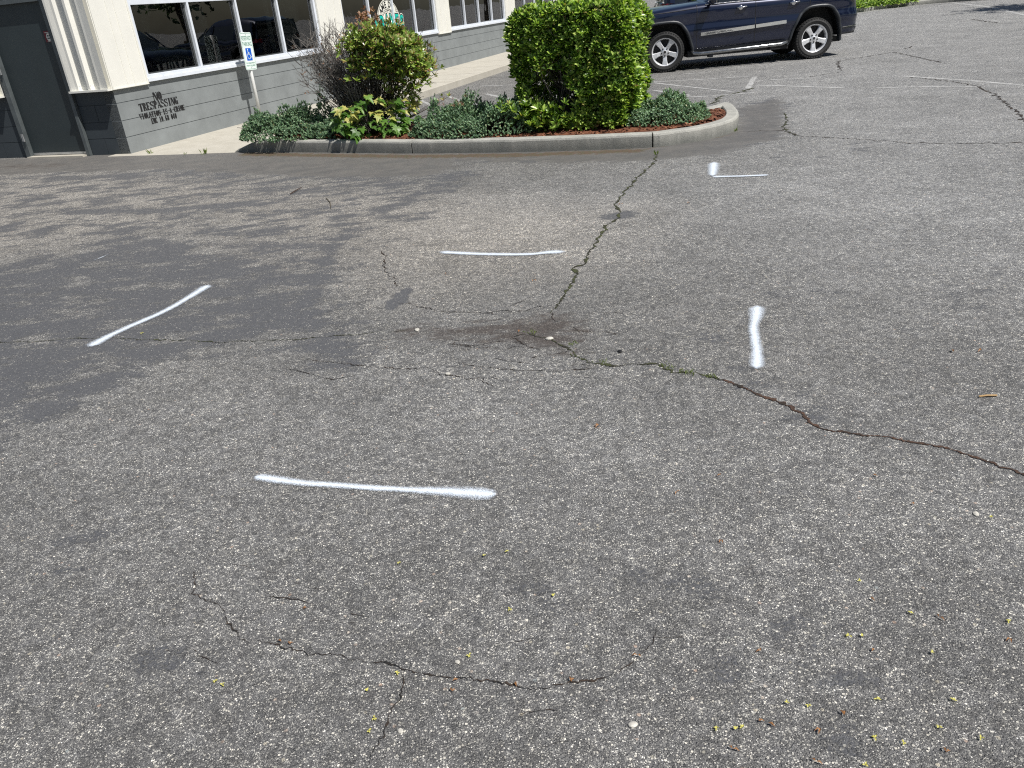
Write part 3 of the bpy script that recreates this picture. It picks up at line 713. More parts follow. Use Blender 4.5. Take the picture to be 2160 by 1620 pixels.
# windows
def window(a, c, idx):
    fr = MB(); f0, f1 = -.10, .012
    bx(fr, a, c, f0, .045, SILL0+.003, SILL0+.055); bx(fr, a, c, f0, .022, SILL0+.0555, GL0)          # sill, two steps
    bx(fr, a, a+.07, f0, f1, GL0+.0005, GLT); bx(fr, c-.07, c, f0, f1, GL0+.0005, GLT); bx(fr, a, c, f0, f1, GLT+.0005, GLT+.06)
    bx(fr, a+.0705, c-.0705, f0, f1-.003, BAR-.03, BAR+.035)
    xs_ = [a+.07+(c-a-.14)*k/4 for k in range(5)]
    for x in xs_[1:-1]:
        bx(fr, x-.025, x+.025, f0+.004, f1-.004, GL0+.0008, BAR-.0305); bx(fr, x-.025, x+.025, f0+.004, f1-.004, BAR+.0355, GLT-.001)
    fo = fr.build('window', M['alu'], bld, bevel=.004)
    dk = MB()
    for x in xs_[1:]:
        w0 = x-.025 if x < c-.08 else x
        bx(dk, w0-.040, w0-.0008, f0-.01, -.045, GL0+.001, BAR-.031); bx(dk, w0-.085, w0-.060, f0-.03, -.072, GL0+.001, BAR-.031)
    bx(dk, a+.071, c-.071, f0, -.05, GL0+.0005, GL0+.02)
    dk.build('gasket', M['dark_frame'], fo)
    for k in range(4):
        x0 = xs_[k]+.022; x1 = xs_[k+1]-.022
        for z0, z1 in ((GL0-.004, BAR-.028), (BAR+.033, GLT+.002)):
            g = MB(); y = .052+.0015*(k % 2)
            g.add([(x0, y, z0), (x1, y, z0), (x1, y, z1), (x0, y, z1)], [(0,1,2,3)]); g.build('pane', M['glass'], fo)
    return fo
wins = [window(a, c, i) for i, (a, c) in enumerate(bays)]
# a light curtain panel inside the right end of the first and second windows
for (a, c), wo in zip(bays[:2], wins[:2]):
    cm = MB(); n = 24; pts = [(c-1.28+1.2*k/n, .35+.03*sin(k*1.7)) for k in range(n+1)]
    vs = [Vector((x, y+.12*(z > 1)*0, z)) for z in (.95, 3.0) for x, y in pts]
    cm.add(vs, [(i, i+1, n+2+i, n+1+i) for i in range(n)]); cm.build('blind', simple('window_blind', (.22,.22,.20), .9, var=.1), bld, smooth=True)

# stencilled lettering: blocky stencil capitals from bars, 5 x 7 units
def SG(ch):
    "polygons of a stencil letter in a 0..5 x 0..7 box"
    R = lambda x0, y0, x1, y1: [(x0,y0),(x1,y0),(x1,y1),(x0,y1)]
    D = {
     'N': [R(.2,0,.7,7),R(0,0,1,.4),R(4.3,0,4.8,7),R(3.9,6.6,5,7),[(.5,7),(2.1,7),(4.6,0),(3.2,0)]],
     'O': [[(2.2,0),(.9,.6),(.1,2),(.1,5),(.9,6.4),(2.2,7)],[(2.8,0),(4.1,.6),(4.9,2),(4.9,5),(4.1,6.4),(2.8,7)]],
     '0': [[(2.2,0),(1.1,.6),(.5,2),(.5,5),(1.1,6.4),(2.2,7)],[(2.8,0),(3.9,.6),(4.5,2),(4.5,5),(3.9,6.4),(2.8,7)]],
     'T': [R(1.6,0,3.4,7),R(.0,6.5,1.4,7),R(3.6,6.5,5,7),[(0,7),(.5,7),(.1,5)],[(4.5,7),(5,7),(4.9,5)],R(1.1,0,3.9,.3)],
     'R': [R(.4,0,2.1,7),R(0,0,2.5,.35),R(0,6.65,2.3,7),[(2.5,7),(3.9,6.6),(4.5,5.3),(3.9,4),(2.5,3.6),(2.5,4.1),(3,5.3),(2.5,6.5)],[(2.5,3.4),(3.9,3),(5,0),(3.5,0)]],
     'E': [R(.4,0,2.1,7),R(0,0,2.2,.35),R(0,6.65,2.2,7),[(2.4,7),(4.8,7),(4.8,5),(4.2,6.4),(2.4,6.5)],[(2.4,0),(4.8,0),(5,2.1),(4.2,.6),(2.4,.5)],R(2.4,3.2,3.6,3.8)],
     'S': [[(2.3,7),(.9,6.5),(.3,5.2),(.9,3.9),(4.4,2.6),(4.2,1.2),(3,.1),(4.6,.8),(5,2.2),(4.4,3.6),(2,4.7),(1.7,5.6),(2.3,6.5)],[(2.7,7),(4.6,7),(4.6,5)],[(.2,0),(.2,2.2),(2.4,.0)]],
     'P': [R(.4,0,2.1,7),R(0,0,2.5,.35),R(0,6.65,2.3,7),[(2.5,7),(4.1,6.6),(4.8,5.2),(4.1,3.6),(2.5,3.1),(2.5,3.6),(3,5.2),(2.5,6.5)]],
     'A': [[(2.2,7),(3,7),(5,0),(3.2,0)],[(2.0,6.2),(.6,0),(.2,0),(1.8,6.6)],R(0,0,1.2,.35),R(1.3,1.8,2.7,2.3)],
     'I': [R(1.6,0,3.4,7),R(1,0,4,.35),R(1,6.65,4,7)],
     'G': [[(2.2,0),(.9,.6),(.1,2),(.1,5),(.9,6.4),(2.2,7)],[(2.7,7),(4.6,7),(4.6,5)],R(3,0,4.6,2.9),R(2.6,2.9,5,3.3)],
     'V': [[(0,7),(1.9,7),(3.2,1.2),(2.6,0)],[(3.5,2.6),(3.1,1.5),(4.6,7),(5,7)],R(3.8,6.65,5,7)],
     'L': [R(.5,0,2.3,7),R(0,6.65,2.8,7),[(2.6,0),(4.8,0),(5,2.2),(4,.5),(2.6,.4)]],
     'C': [[(2.2,0),(.9,.6),(.1,2),(.1,5),(.9,6.4),(2.2,7)],[(2.7,7),(4.6,7),(4.6,5)],[(2.7,0),(4.2,.3),(4.9,1.8),(4.3,1.2),(2.7,.5)]],
     'M': [R(0,0,.6,7),[(.6,7),(1.9,7),(3,1),(2.3,0)],R(3.4,0,5,7),[(2.9,2.2),(3.2,7),(3.3,7)]],
     '1': [R(1.6,0,3.4,7),R(1,0,4,.35),[(1.6,7),(.9,5.8),(1.6,6)]],
     '6': [[(2.2,0),(.9,.6),(.3,2),(.3,5),(.9,6.4),(2.2,7)],[(2.6,0),(4,.5),(4.6,2.1),(4,3.6),(2.6,4)],[(2.7,7),(4.2,6.6),(4.2,5.3)]],
     '8': [[(2.2,0),(.9,.5),(.3,1.8),(1.1,3.4),(.6,5.2),(1.1,6.5),(2.2,7)],[(2.7,0),(4.1,.5),(4.7,1.8),(3.9,3.4),(4.4,5.2),(3.9,6.5),(2.7,7)]],
     '4': [R(2.4,0,4,3.4),R(2.4,3.7,4,7),[(2.2,6.6),(.2,2.4),(.9,2.4),(2.2,5)],R(.2,1.9,2.2,2.3)], '.': [R(1.8,0,3,1)]}
    return D.get(ch, [])
tm = MB()
def sten(txt, s0, s1, z0, z1):
    n = len(txt); cw = (s1-s0)/n; k = cw*.97/5; kz = (z1-z0)/7
    for i, ch in enumerate(txt):
        for pl in SG(ch):
            for q_, (du, dv) in enumerate(((0,0),(.0022,0),(-.0022,.0006))): tm.prism([(s0+i*cw+x*k+du, z0+y*kz+dv) for x, y in pl], .0022-q_*.0003, .0035+q_*.0003, M=Matrix(((1,0,0,0),(0,0,-1,0),(0,1,0,0),(0,0,0,1))))
sten('NO', .765, .955, .655, .775); sten('TRESPASSING', .415, 1.285, .545, .655)
sten('VIOLATION IS A CRIME', .37, 1.40, .435, .515); sten('EMC 10.68 040', .59, 1.17, .34, .42)
o = tm.build('stencilled_notice', M['black'], bld); o['label'] = 'black stencilled NO TRESPASSING notice painted on the grey wall'
if True:
    pass

# round window decal
dc = MB(); DC = Vector((9.33, .022, 1.17))
def arc_band(mbx, r0, r1, a0, a1, y, m, n=40, sx=1.0):
    vs = []
    for k in range(n+1):
        a = radians(a0+(a1-a0)*k/n)
        for r in (r0, r1): vs.append(Vector((DC.x+r*cos(a)*sx, y, DC.z+r*sin(a))))
    mbx.add(vs, [(2*k, 2*k+1, 2*k+3, 2*k+2) for k in range(n)], m)
yb = .048
arc_band(dc, .44, .69, 24, 156, yb, 0); arc_band(dc, .462, .668, 25.5, 154.5, yb-.002, 1); arc_band(dc, .477, .652, 26.5, 153.5, yb-.004, 0)
arc_band(dc, .36, .425, 0, 180, yb, 0); arc_band(dc, .425, .44, 10, 170, yb-.001, 1); arc_band(dc, .10, .2, 0, 360, yb, 0)
for a in (50, 90, 130): 
    arc_band(dc, .2, .36, a-9, a+9, yb-.001, 0, 4)
YM = Matrix(((1,0,0,0),(0,0,-1,0),(0,1,0,0),(0,0,0,1)))
for word, a0, a1 in (('SAME', 146, 101), ('DAY', 79, 41)):
    for i, ch in enumerate(word):
        a = radians(a0+(a1-a0)*i/(len(word)-1)); vs, fs = text_mesh(ch, .19, .0006, .006)
        Mx = Matrix.Translation((DC.x+.562*cos(a), yb-.0062, DC.z+.562*sin(a))) @ YM @ Matrix.Rotation(a-pi/2, 4, 'Z')
        dc.add([Mx @ v for v in vs], fs, 1)
for i, ch in enumerate('BRAKES'):
    x = 8.68+i*.268
    for off, m, yy in ((.050, 0, -.007), (.032, 1, -.009), (.010, 2, -.011)):
        vs, fs = text_mesh(ch, .44, .0006, off, sx=.88)
        Mx = Matrix.Translation((x, yb+yy, 1.30+.055*cos((i-2.5)*.62))) @ YM @ Matrix.Rotation(-(i-2.5)*.03, 4, 'Z')
        dc.add([Mx @ v for v in vs], fs, m)
o = dc.build('window_decal', [M['decal_white'], M['black'], M['decal_teal']], wins[1]); o['label'] = 'round white and teal lettered window decal'

# ------------------------------------------------------------------ tyres
def tyre_mesh(mbx, R, rim, wd, lugs, M_, m=0, lug_h=.012):
    h = wd/2
    prof = [(rim,-h*.80),(rim+.02,-h*.92),((rim+R)/2,-h*1.02),(R-.05,-h*.98),(R-.018,-h*.86),(R-.008,-h*.7),(R-.008,h*.7),(R-.018,h*.86),(R-.05,h*.98),((rim+R)/2,h*1.02),(rim+.02,h*.92),(rim,h*.80)]
    mbx.lathe(prof, 56, m, M_)
    for k in range(lugs):
        a = 2*pi*k/lugs
        for row, (y0, y1) in enumerate(((-.95,-.55),(-.48,-.06),(.02,.46),(.53,.95))):
            aa = a+(.5*2*pi/lugs if row % 2 else 0); da = 2*pi/lugs*.33
            r1 = R-.002; r0 = R-.02
            if row in (0, 3): 
                o_, i_ = (y0, y1) if row == 0 else (y1, y0)
                vs = [(r0-.03, aa-da, o_), (r0-.03, aa+da, o_), (r1-.012, aa+da, o_), (r1-.012, aa-da, o_), (r0, aa-da, i_), (r0, aa+da, i_), (r1, aa+da, i_), (r1, aa-da, i_)]
            else: vs = [(r0, aa-da, y0), (r0, aa+da, y0), (r1, aa+da, y0), (r1, aa-da, y0), (r0, aa-da, y1), (r0, aa+da, y1), (r1, aa+da, y1), (r1, aa-da, y1)]
            mbx.add([M_ @ Vector((r*cos(t), r*sin(t), y*h)) for r, t, y in vs], [(0,1,2,3),(4,7,6,5),(0,4,5,1),(1,5,6,2),(2,6,7,3),(3,7,4,0)], m)
RY = Matrix.Rotation(pi/2, 4, 'X')
# big display tyre behind the first window
def display_tyre(s_, n_, z, R, wd, yaw, label):
    e = tag(empty('truck_tyre', BW(s_, n_, z)), label, 'tyre')
    mt = MB(); tyre_mesh(mt, R, R*.52, wd, 26, Matrix.Translation((0, 0, R)) @ Matrix.Rotation(yaw, 4, 'Z') @ RY); mt.build('tread', M['shop_rubber'], e)
    ht = MB(); ht.lathe([(R*.525, wd*.3), (R*.5, wd*.25), (R*.46, .02), (.12, .05), (.1, wd*.2), (0, wd*.2)], 40, 0, Matrix.Translation((0, 0, R)) @ Matrix.Rotation(yaw, 4, 'Z') @ Matrix.Rotation(pi/2, 4, 'X')); ht.build('rim', M['darkwheel'], e, smooth=True)
    return e
display_tyre(2.2, -.62, 1.02, .64, .40, -AZ+radians(60), 'large knobbly truck tyre on show behind the first window')
display_tyre(3.25, -1.0, 1.02, .36, .26, -AZ+radians(20), 'smaller tyre beside the large one behind the first window')
pl = MB(); bx(pl, .9, 5.8, -1.5, -.35, 0, 1.0); o = pl.build('display_shelf', M['inside_wall'], None); o.matrix_world = Matrix.Translation(CORNER) @ Matrix.Rotation(pi/2-AZ, 4, 'Z'); tag(o, 'low display shelf holding tyres inside the first window', 'shelf')

# ------------------------------------------------------------------ parking sign
sg = tag(empty('parking_sign', BW(2.98, .27, .006), -AZ+pi/2+radians(2)), 'reserved parking sign on a white pole by the grey wall', 'sign')
# local x along the wall, y into the wall
pm = MB(); pm.tube([(0,0,0), (0,0,1.47)], .030, 16); pm.build('pole', M['pole'], sg, smooth=True)
pb = MB(); pb.lathe([(0,.035),(.035,.034),(.05,.02),(.13,.008),(.15,0)], 20, 0); 
for v in pb.v: v.x += random.uniform(-.012,.012); v.y += random.uniform(-.012,.012)
pb.build('base', simple('asphalt_collar', (.03,.03,.03), .9), sg)
def rrect(x0, z0, x1, z1, r, n=6):
    out = []
    for cx_, cz_, a0 in ((x1-r, z1-r, 0), (x0+r, z1-r, 90), (x0+r, z0+r, 180), (x1-r, z0+r, 270)):
        for k in range(n+1): a = radians(a0+90*k/n); out.append((cx_+r*cos(a), cz_+r*sin(a)))
    return out
SB = Matrix.Translation((0, -.036, 1.165)) @ Matrix.Rotation(radians(2.5), 4, 'Y') @ YM    # sign plane: x right, y up
sp_ = MB(); sp_.prism(rrect(-.168,-.300,.168,.300,.036), 0, .003, M=SB); sp = sp_.build('sign_panel', M['sign_white'], sg)
gm = MB()
outer = rrect(-.156,-.288,.156,.288,.03); inner_ = rrect(-.151,-.283,.151,.283,.026); n = len(outer)
gm.add([SB @ Vector((x, y, .0036)) for x, y in outer]+[SB @ Vector((x, y, .0036)) for x, y in inner_], [(i, (i+1)%n, n+(i+1)%n, n+i) for i in range(n)])
for txt, size, y, sx in (('RESERVED', .098, .205, .62), ('PARKING', .098, .112, .66), ('STATE DISABLED PARKING', .030, -.190, .72), ('PERMIT REQUIRED', .038, -.232, .84)):
    vs, fs = text_mesh(txt, size, .0003, .0, sx=sx); gm.add([SB @ (v+Vector((0, y, .0038))) for v in vs], fs)
gm.build('lettering', M['sign_green'], sp)
bl = MB(); bl.prism(rrect(-.082,-.150,.082,.050,.008), .0033, .0042, M=SB); bl.build('symbol_panel', M['sign_blue'], sp)
wc = MB()
def stroke(pts, w_):
    for (x0, y0), (x1, y1) in zip(pts[:-1], pts[1:]):
        d = Vector((x1-x0, y1-y0)); d.normalize(); q = Vector((-d.y, d.x))*w_/2; e = d*w_*.35
        wc.prism([(x0-e.x+q.x, y0-e.y+q.y), (x0-e.x-q.x, y0-e.y-q.y), (x1+e.x-q.x, y1+e.y-q.y), (x1+e.x+q.x, y1+e.y+q.y)], .0045, .0052, M=SB)
wc.lathe([(0,0),(.012,0)], 12, 0, SB @ Matrix.Translation((-.022, .030, .0052)))
stroke([(-.022,.012),(-.018,-.045),(.020,-.045),(.040,-.098),(.058,-.092)], .012); stroke([(-.02,-.02),(.012,-.02)], .010)
stroke([(-.008+.045*cos(radians(a)), -.078+.045*sin(radians(a))) for a in range(115, 375, 14)], .010)
wc.build('wheelchair_symbol', M['sign_white'], sp)
for y in (.262, -.268):
    bo = MB(); bo.lathe([(0,.004),(.006,.003),(.007,0)], 10, 0, SB @ Matrix.Translation((0, y, .0035))); bo.build('bolt', M['dark_metal'], sp)

# ------------------------------------------------------------------ THE BLUE CAR
car = tag(empty('parked_car', (3.72, 16.95, 0)), 'dark blue sport utility car parked beyond the island', 'car')
WB, RTY, RRIM = 3.01, .385, .262
CW = 1.98                                      # body width
ZS = [.30,.34,.42,.52,.60,.66,.72,.78,.84,.92,1.0,1.07,1.13,1.18]
INS = [.12,.065,.045,.045,.035,.012,.012,.020,.040,.034,.026,.026,.040,.075]
XS = [-.92,-.88,-.80,-.68,-.5,-.3,-.1,.15,.4,.7,1.1,1.6,2.1,2.6,2.9,3.2,3.45,3.65,3.80,3.92,3.98]
PT = [.40,.30,.20,.12,.06,.025,.01,.0,.0,.0,.0,.0,.0,.0,.0,.01,.03,.06,.11,.20,.34]   # plan taper
def topz(x):
    return np.interp(x, [-.92,-.85,-.6,0,.6,.95,1.3,3.6,3.98], [.96,1.03,1.09,1.15,1.19,1.21,1.19,1.19,1.15])
def botz(x): return np.interp(x, [-.92,-.6,-.3,.4,2.6,3.3,3.98], [.36,.30,.29,.30,.335,.36,.42])
cb = MB(); ring = []
for x, pt in zip(XS, PT):
    sc_t = topz(x); bz = botz(x); rr = []
    for z, ins in zip(ZS, INS):
        t = (z-.30)/.88; zz = bz+(sc_t-.0-bz)*t; xo = 0
        if x > 3.7: xo = -.10*max(0, (zz-.75))*2 if zz > .75 else 0
        rr.append((x+xo, pt+ins, zz))
    # hood/deck crown
    deck = [(x+(-.02 if x > 3.7 else 0), pt+.16, sc_t+.022), (x+(-.02 if x > 3.7 else 0), pt+.42, sc_t+.045), (x, CW/2, sc_t+.06)]
    half = rr+deck
    full = half+[(a, CW-y_, c) for a, y_, c in half[:-1][::-1]]
    ring.append(full)
nr = len(ring[0]); vs = [Vector(p) for r in ring for p in r]
fs = []
for i in range(len(ring)-1):
    for k in range(nr):
        k2 = (k+1) % nr; fs.append((i*nr+k, i*nr+k2, (i+1)*nr+k2, (i+1)*nr+k))
fs += [tuple(range(nr))[::-1], tuple(range((len(ring)-1)*nr, len(ring)*nr))]
cb.add(vs, fs)
body = cb.build('body', M['paint'], car)
bmm = bmesh.new(); bmm.from_mesh(body.data); bmesh.ops.recalc_face_normals(bmm, faces=bmm.faces); bmm.to_mesh(body.data); bmm.free()
sub = body.modifiers.new('s', 'SUBSURF'); sub.levels = 1; sub.render_levels = 1; bake(body)
# wheel arches (flattened tops, slanted sides)
FA = [(-.58,.10),(-.56,.42),(-.47,.72),(-.36,.86),(-.24,.91),(.16,.915),(.30,.865),(.42,.70),(.52,.43),(.54,.10)]
RA = [(2.47,.10),(2.50,.33),(2.57,.60),(2.68,.82),(2.80,.93),(2.92,.965),(3.22,.965),(3.35,.91),(3.46,.74),(3.55,.43),(3.57,.10)]
YX = Matrix(((1,0,0,0),(0,0,-1,0),(0,1,0,0),(0,0,0,1)))      # (x,y,z)->(x,-z,y)
cut = MB()
for arch in (FA, RA):
    for y0, y1 in ((-.3, .42), (CW-.42, CW+.3)): cut.prism(arch, -y1, -y0, M=YX)
co = cut.build('cutter', M['darkwheel'], car)
md = body.modifiers.new('b', 'BOOLEAN'); md.operation = 'DIFFERENCE'; md.object = co; md.solver = 'EXACT'
bake(body); bpy.data.objects.remove(co)
body.data.materials.clear(); body.data.materials.append(M['paint']); body.data.materials.append(M['darkwheel'])
def in_poly(x, z, poly):
    r = False
    for i in range(len(poly)):
        x0, y0 = poly[i]; x1, y1 = poly[(i+1)%len(poly)]
        if (y0 > z) != (y1 > z) and x < (x1-x0)*(z-y0)/(y1-y0)+x0: r = not r
    return r
def grow(poly, k):
    cx_ = sum(p[0] for p in poly)/len(poly); cz_ = .3
    return [(cx_+(p[0]-cx_)*k, cz_+(p[1]-cz_)*k) for p in poly]
GA = [grow(FA, 1.012), grow(RA, 1.012)]
for f in body.data.polygons:
    c = f.center; f.material_index = 1 if ((any(in_poly(c.x, c.z, a) for a in GA) and (c.y > .02 and c.y < CW-.02)) and not (abs(f.normal.y) > .8 and (c.y < .2 or c.y > CW-.2)) or f.normal.z < -.8) else 0
    f.use_smooth = True
es = body.modifiers.new('e', 'EDGE_SPLIT'); es.split_angle = radians(28)
def side_y(x, z):
    "outer skin (plan) of the near side at x, z"
    t = (z-botz(x))/(topz(x)-botz(x)); zz = .30+.88*t
    return float(np.interp(x, XS, PT)+np.interp(zz, ZS, INS))
# greenhouse
gh = MB(); rings = []
GX_ = [(.78,1.20,1.20),(1.05,1.20,1.38),(1.5,1.19,1.66),(1.75,1.19,1.74),(2.6,1.19,1.78),(3.4,1.19,1.74),(3.72,1.19,1.66),(3.86,1.19,1.22)]
for x, z0, z1 in GX_:
    k = (z1-z0)/.58; pt = float(np.interp(x, XS, PT))*.6+(.20 if x < .8 else 0)
    h_ = [(x, .075+pt, z0-.03), (x, .075+pt+.14*k, z0+(z1-z0)*.7), (x, .11+pt+.19*k, z0+(z1-z0)*.93+.001), (x, .35+pt, z1+.0015), (x, CW/2, z1+.015)]
    rings.append(h_+[(a, CW-y_, c) for a, y_, c in h_[:-1][::-1]])
nr = 9; vs = [Vector(p) for r in rings for p in r]; fs = []; mi = []
for i in range(len(rings)-1):
    for k in range(nr-1):
        fs.append((i*nr+k, i*nr+k+1, (i+1)*nr+k+1, (i+1)*nr+k)); mi.append(1 if (k in (0, 7)) or (i in (0, 1, 6) and 1 < k < 6) else 0)
fs.append(tuple(range((len(rings)-1)*nr, len(rings)*nr))); mi.append(1)
fs.append(tuple(range(nr))[::-1]); mi.append(1)
cab = mesh_obj('cabin', vs, fs, parent=car, mats=[M['paint'], M['car_glass']], mi=mi, smooth=True)
cab.modifiers.new('e', 'EDGE_SPLIT').split_angle = radians(30)
for x0, x1 in ((.74,.80),(1.60,1.72),(2.72,2.84),(3.60,3.72)):
    for sy in (1, -1):
        pl = MB(); f = lambda y: y if sy == 1 else CW-y
        xt = x0+(.62 if x0 < 1 else (.08 if x0 < 3 else 0))
        pl.add([Vector((x0, f(.066), 1.17)), Vector((x1, f(.066), 1.17)), Vector((xt+(x1-x0), f(.20), 1.62)), Vector((xt, f(.20), 1.62)), Vector((x0, f(.10), 1.17)), Vector((x1, f(.10), 1.17)), Vector((xt+(x1-x0), f(.24), 1.62)), Vector((xt, f(.24), 1.62))],
               [(0,1,2,3),(4,7,6,5),(0,4,5,1),(1,5,6,2),(2,6,7,3),(3,7,4,0)]); pl.build('pillar', M['paint'], cab)
bt = MB(); pts = [Vector((x, side_y(x, 1.175)-.012+.012, 1.188)) for x in np.linspace(.78, 3.5, 14)]
bt.tube(pts, .012, 6); bt.build('belt_trim', M['chrome'], car, smooth=True)
# flares
for arch, nm in ((FA, 'f'), (RA, 'r')):
    for side in (0, 1):
        fm = MB(); A = [p for p in arch if p[1] > .2 or True]; A = [(x, max(z, .30)) for x, z in A]
        # dense path
        D = []
        for (x0, z0), (x1, z1) in zip(A[:-1], A[1:]):
            for k in range(5): D.append((x0+(x1-x0)*k/5, z0+(z1-z0)*k/5))
        D.append(A[-1])
        for _ in range(3): D = [D[0]]+[((D[i-1][0]+D[i][0]*2+D[i+1][0])/4, (D[i-1][1]+D[i][1]*2+D[i+1][1])/4) for i in range(1, len(D)-1)]+[D[-1]]
        cx_ = (A[0][0]+A[-1][0])/2
        vs = []
        for i, (x, z) in enumerate(D):
            a, c = D[max(i-1,0)], D[min(i+1,len(D)-1)]; d = Vector((c[0]-a[0], c[1]-a[1])).normalized(); q = Vector((-d.y, d.x))   # outward
            sy_ = max(side_y(min(max(x,-.9),3.95), min(max(z,.36),1.0)), -.02)
            for off, yy in ((-.012,.10),(-.012,-.018),(.012,-.030),(.036,-.020),(.046,.012)):
                y = sy_+yy if yy < .05 else sy_+.10
                vs.append(Vector((x+q.x*off, y if not side else CW-y, z+q.y*off)))
        n = len(D); fs = [(i*5+k, (i+1)*5+k, (i+1)*5+k+1, i*5+k+1) for i in range(n-1) for k in range(4)]
        fo = mesh_obj('wheel_arch_trim', vs, fs, M['plastic'], car, smooth=True)
# seams, strips, handles
def skin_strip(pts, w_, lift, mat, name, mid=None, parent=car):
    m_ = MB(); vs = []
    for i, (x, z) in enumerate(pts):
        a = pts[max(i-1,0)]; c = pts[min(i+1,len(pts)-1)]; d = Vector((c[0]-a[0], c[1]-a[1])).normalized(); q = Vector((-d.y, d.x))*w_/2
        for sx_ in (-1, 1): X_, Z_ = x+q.x*sx_, z+q.y*sx_; vs.append(Vector((X_, side_y(X_, Z_)-lift, Z_)))
        for sx_ in (1, -1): X_, Z_ = x+q.x*sx_, z+q.y*sx_; vs.append(Vector((X_, side_y(X_, Z_)+.01, Z_)))
    n = len(pts); fs = [(i*4+k, (i+1)*4+k, (i+1)*4+(k+1)%4, i*4+(k+1)%4) for i in range(n-1) for k in range(4)]+[(0,1,2,3), tuple(range(4*n-4, 4*n))[::-1]]
    m_.add(vs, fs); return m_.build(name, mat, parent)
zz = lambda a, c, n=16: [a+(c-a)*k/n for k in range(n+1)]
skin_strip([(.61, z) for z in zz(.33, 1.19)], .008, .0035, M['black'], 'door_seam')
skin_strip([(1.78, z) for z in zz(.35, 1.19)], .008, .0035, M['black'], 'door_seam')
skin_strip([(2.86+.0*z, z) for z in zz(1.0, 1.19, 6)], .008, .0035, M['black'], 'door_seam')
skin_strip([(x, .40+.02*(x-.6)) for x in zz(.62, 2.40)], .008, .003, M['black'], 'door_seam')
skin_strip([(x, 1.07+(x+.8)*.045) for x in zz(-.78, .58)], .007, .003, M['black'], 'hood_seam')
st1 = skin_strip([(x, .655+(x-.69)*.052) for x in zz(.69, 1.765, 10)], .062, .016, M['satin'], 'side_moulding')
st2 = skin_strip([(x, .655+(x-.69)*.052) for x in zz(1.79, 2.40, 8)], .062, .016, M['satin'], 'side_moulding')
vs, fs = text_mesh('GRAND CHEROKEE', .05, .0006, .001, align='LEFT', sx=1.25)
lm = MB(); Mx = Matrix.Translation((.78, side_y(.9,.66)-.018, .662)) @ Matrix.Rotation(-.052, 4, 'Y') @ YX; lm.add([Mx @ v for v in vs], fs); lm.build('lettering', M['plastic'], st1)
tb = MB(); tb.tube([Vector((.50,.10,.36)), Vector((.56,.0,.315)), Vector((.68,-.055,.305)), Vector((2.30,-.055,.345)), Vector((2.42,0,.36)), Vector((2.47,.1,.38))], .034, 14); tb.build('side_step', M['step'], car, smooth=True)
tb = MB(); tb.box((.85,-.05,.215), (.93,.12,.29)); tb.build('step_bracket', M['plastic'], car)
tb = MB(); tb.box((2.1,-.03,.25), (2.16,.12,.33)); tb.build('step_bracket', M['plastic'], car)
tb = MB(); tb.box((.45,.10,.24), (2.5,CW-.10,.36)); tb.box((-.7,.45,.26),(3.7,CW-.45,.36)); tb.build('underbody', M['darkwheel'], car)
sk = skin_strip([(x, .355+.02*(x-.6)) for x in zz(.57, 2.46)], .035, .012, M['plastic'], 'sill_trim')
for x in (1.50, 2.55):
    hm = MB(); yy = side_y(x, 1.09)
    hm.tube([Vector((x-.10, yy, 1.075)), Vector((x-.085, yy-.035, 1.08)), Vector((x+.085, yy-.035, 1.088)), Vector((x+.10, yy, 1.085))], .014, 8)
    hm.lathe([(0,.004),(.04,.002),(.045,-.004)], 18, 0, Matrix.Translation((x-.02, yy-.001, 1.075)) @ RY)
    hm.build('door_handle', M['chrome'], car, smooth=True)
# mirror
mm = MB(); mm.lathe([(0,-.075),(.05,-.072),(.09,-.05),(.10,0),(.095,.05),(.075,.07),(0,.072)], 20, 0, Matrix.Translation((.86,-.13,1.27)) @ Matrix.Diagonal((.75,1.15,.85,1)) @ Matrix.Rotation(pi/2, 4, 'Y')); mm.tube([Vector((.86,.09,1.19)), Vector((.86,-.05,1.22))], .03, 8)
mm.build('mirror', M['paint'], car, smooth=True)
mm = MB(); mm.box((.955-.03,-.21,1.21),(.965-.03,-.05,1.33)); mm.build('mirror_glass', M['chrome'], car)
# lamps and bumpers
for y in (0, 1):
    f = lambda v: v if y == 0 else CW-v
    lp = MB(); lp.add([Vector((-.86, f(.30), .86)), Vector((-.55, f(.085), .88)), Vector((-.52, f(.09), .98)), Vector((-.84, f(.32), .97)), Vector((-.80, f(.34), .86)), Vector((-.5, f(.14), .88)), Vector((-.5, f(.15), .98)), Vector((-.78, f(.36), .97))],
        [(0,1,2,3),(4,7,6,5),(0,4,5,1),(1,5,6,2),(2,6,7,3),(3,7,4,0)]); lp.build('headlight', M['lamp_clear'], car)
    lp = MB(); lp.add([Vector((3.60, f(.055), 1.08)), Vector((3.82, f(.12), 1.07)), Vector((3.93, f(.30), 1.07)), Vector((3.88, f(.30), 1.17)), Vector((3.80, f(.13), 1.17)), Vector((3.66, f(.075), 1.16)), Vector((3.66, f(.2), 1.1))],
        [(0,1,4,5),(1,2,3,4),(0,6,1),(1,6,2),(2,6,3),(3,6,4),(4,6,5),(5,6,0)]); lp.build('tail_light', M['lamp_red'], car)
skin_strip([(x, .545+.05*(x-3.57)) for x in zz(3.58, 3.96)], .012, .006, M['chrome'], 'bumper_trim')
skin_strip([(x, .47) for x in zz(3.58, 3.96)], .12, .003, M['plastic'], 'bumper_skirt')
gr = MB()
for k in range(7): gr.box((-.935, .62+k*.115, .70), (-.915, .67+k*.115, .90))
gr.build('grille', M['chrome'], car)
pt_ = MB(); pt_.box((3.985, CW/2-.15, .78), (3.995, CW/2+.15, .93)); pt_.build('number_plate', M['pole'], car)
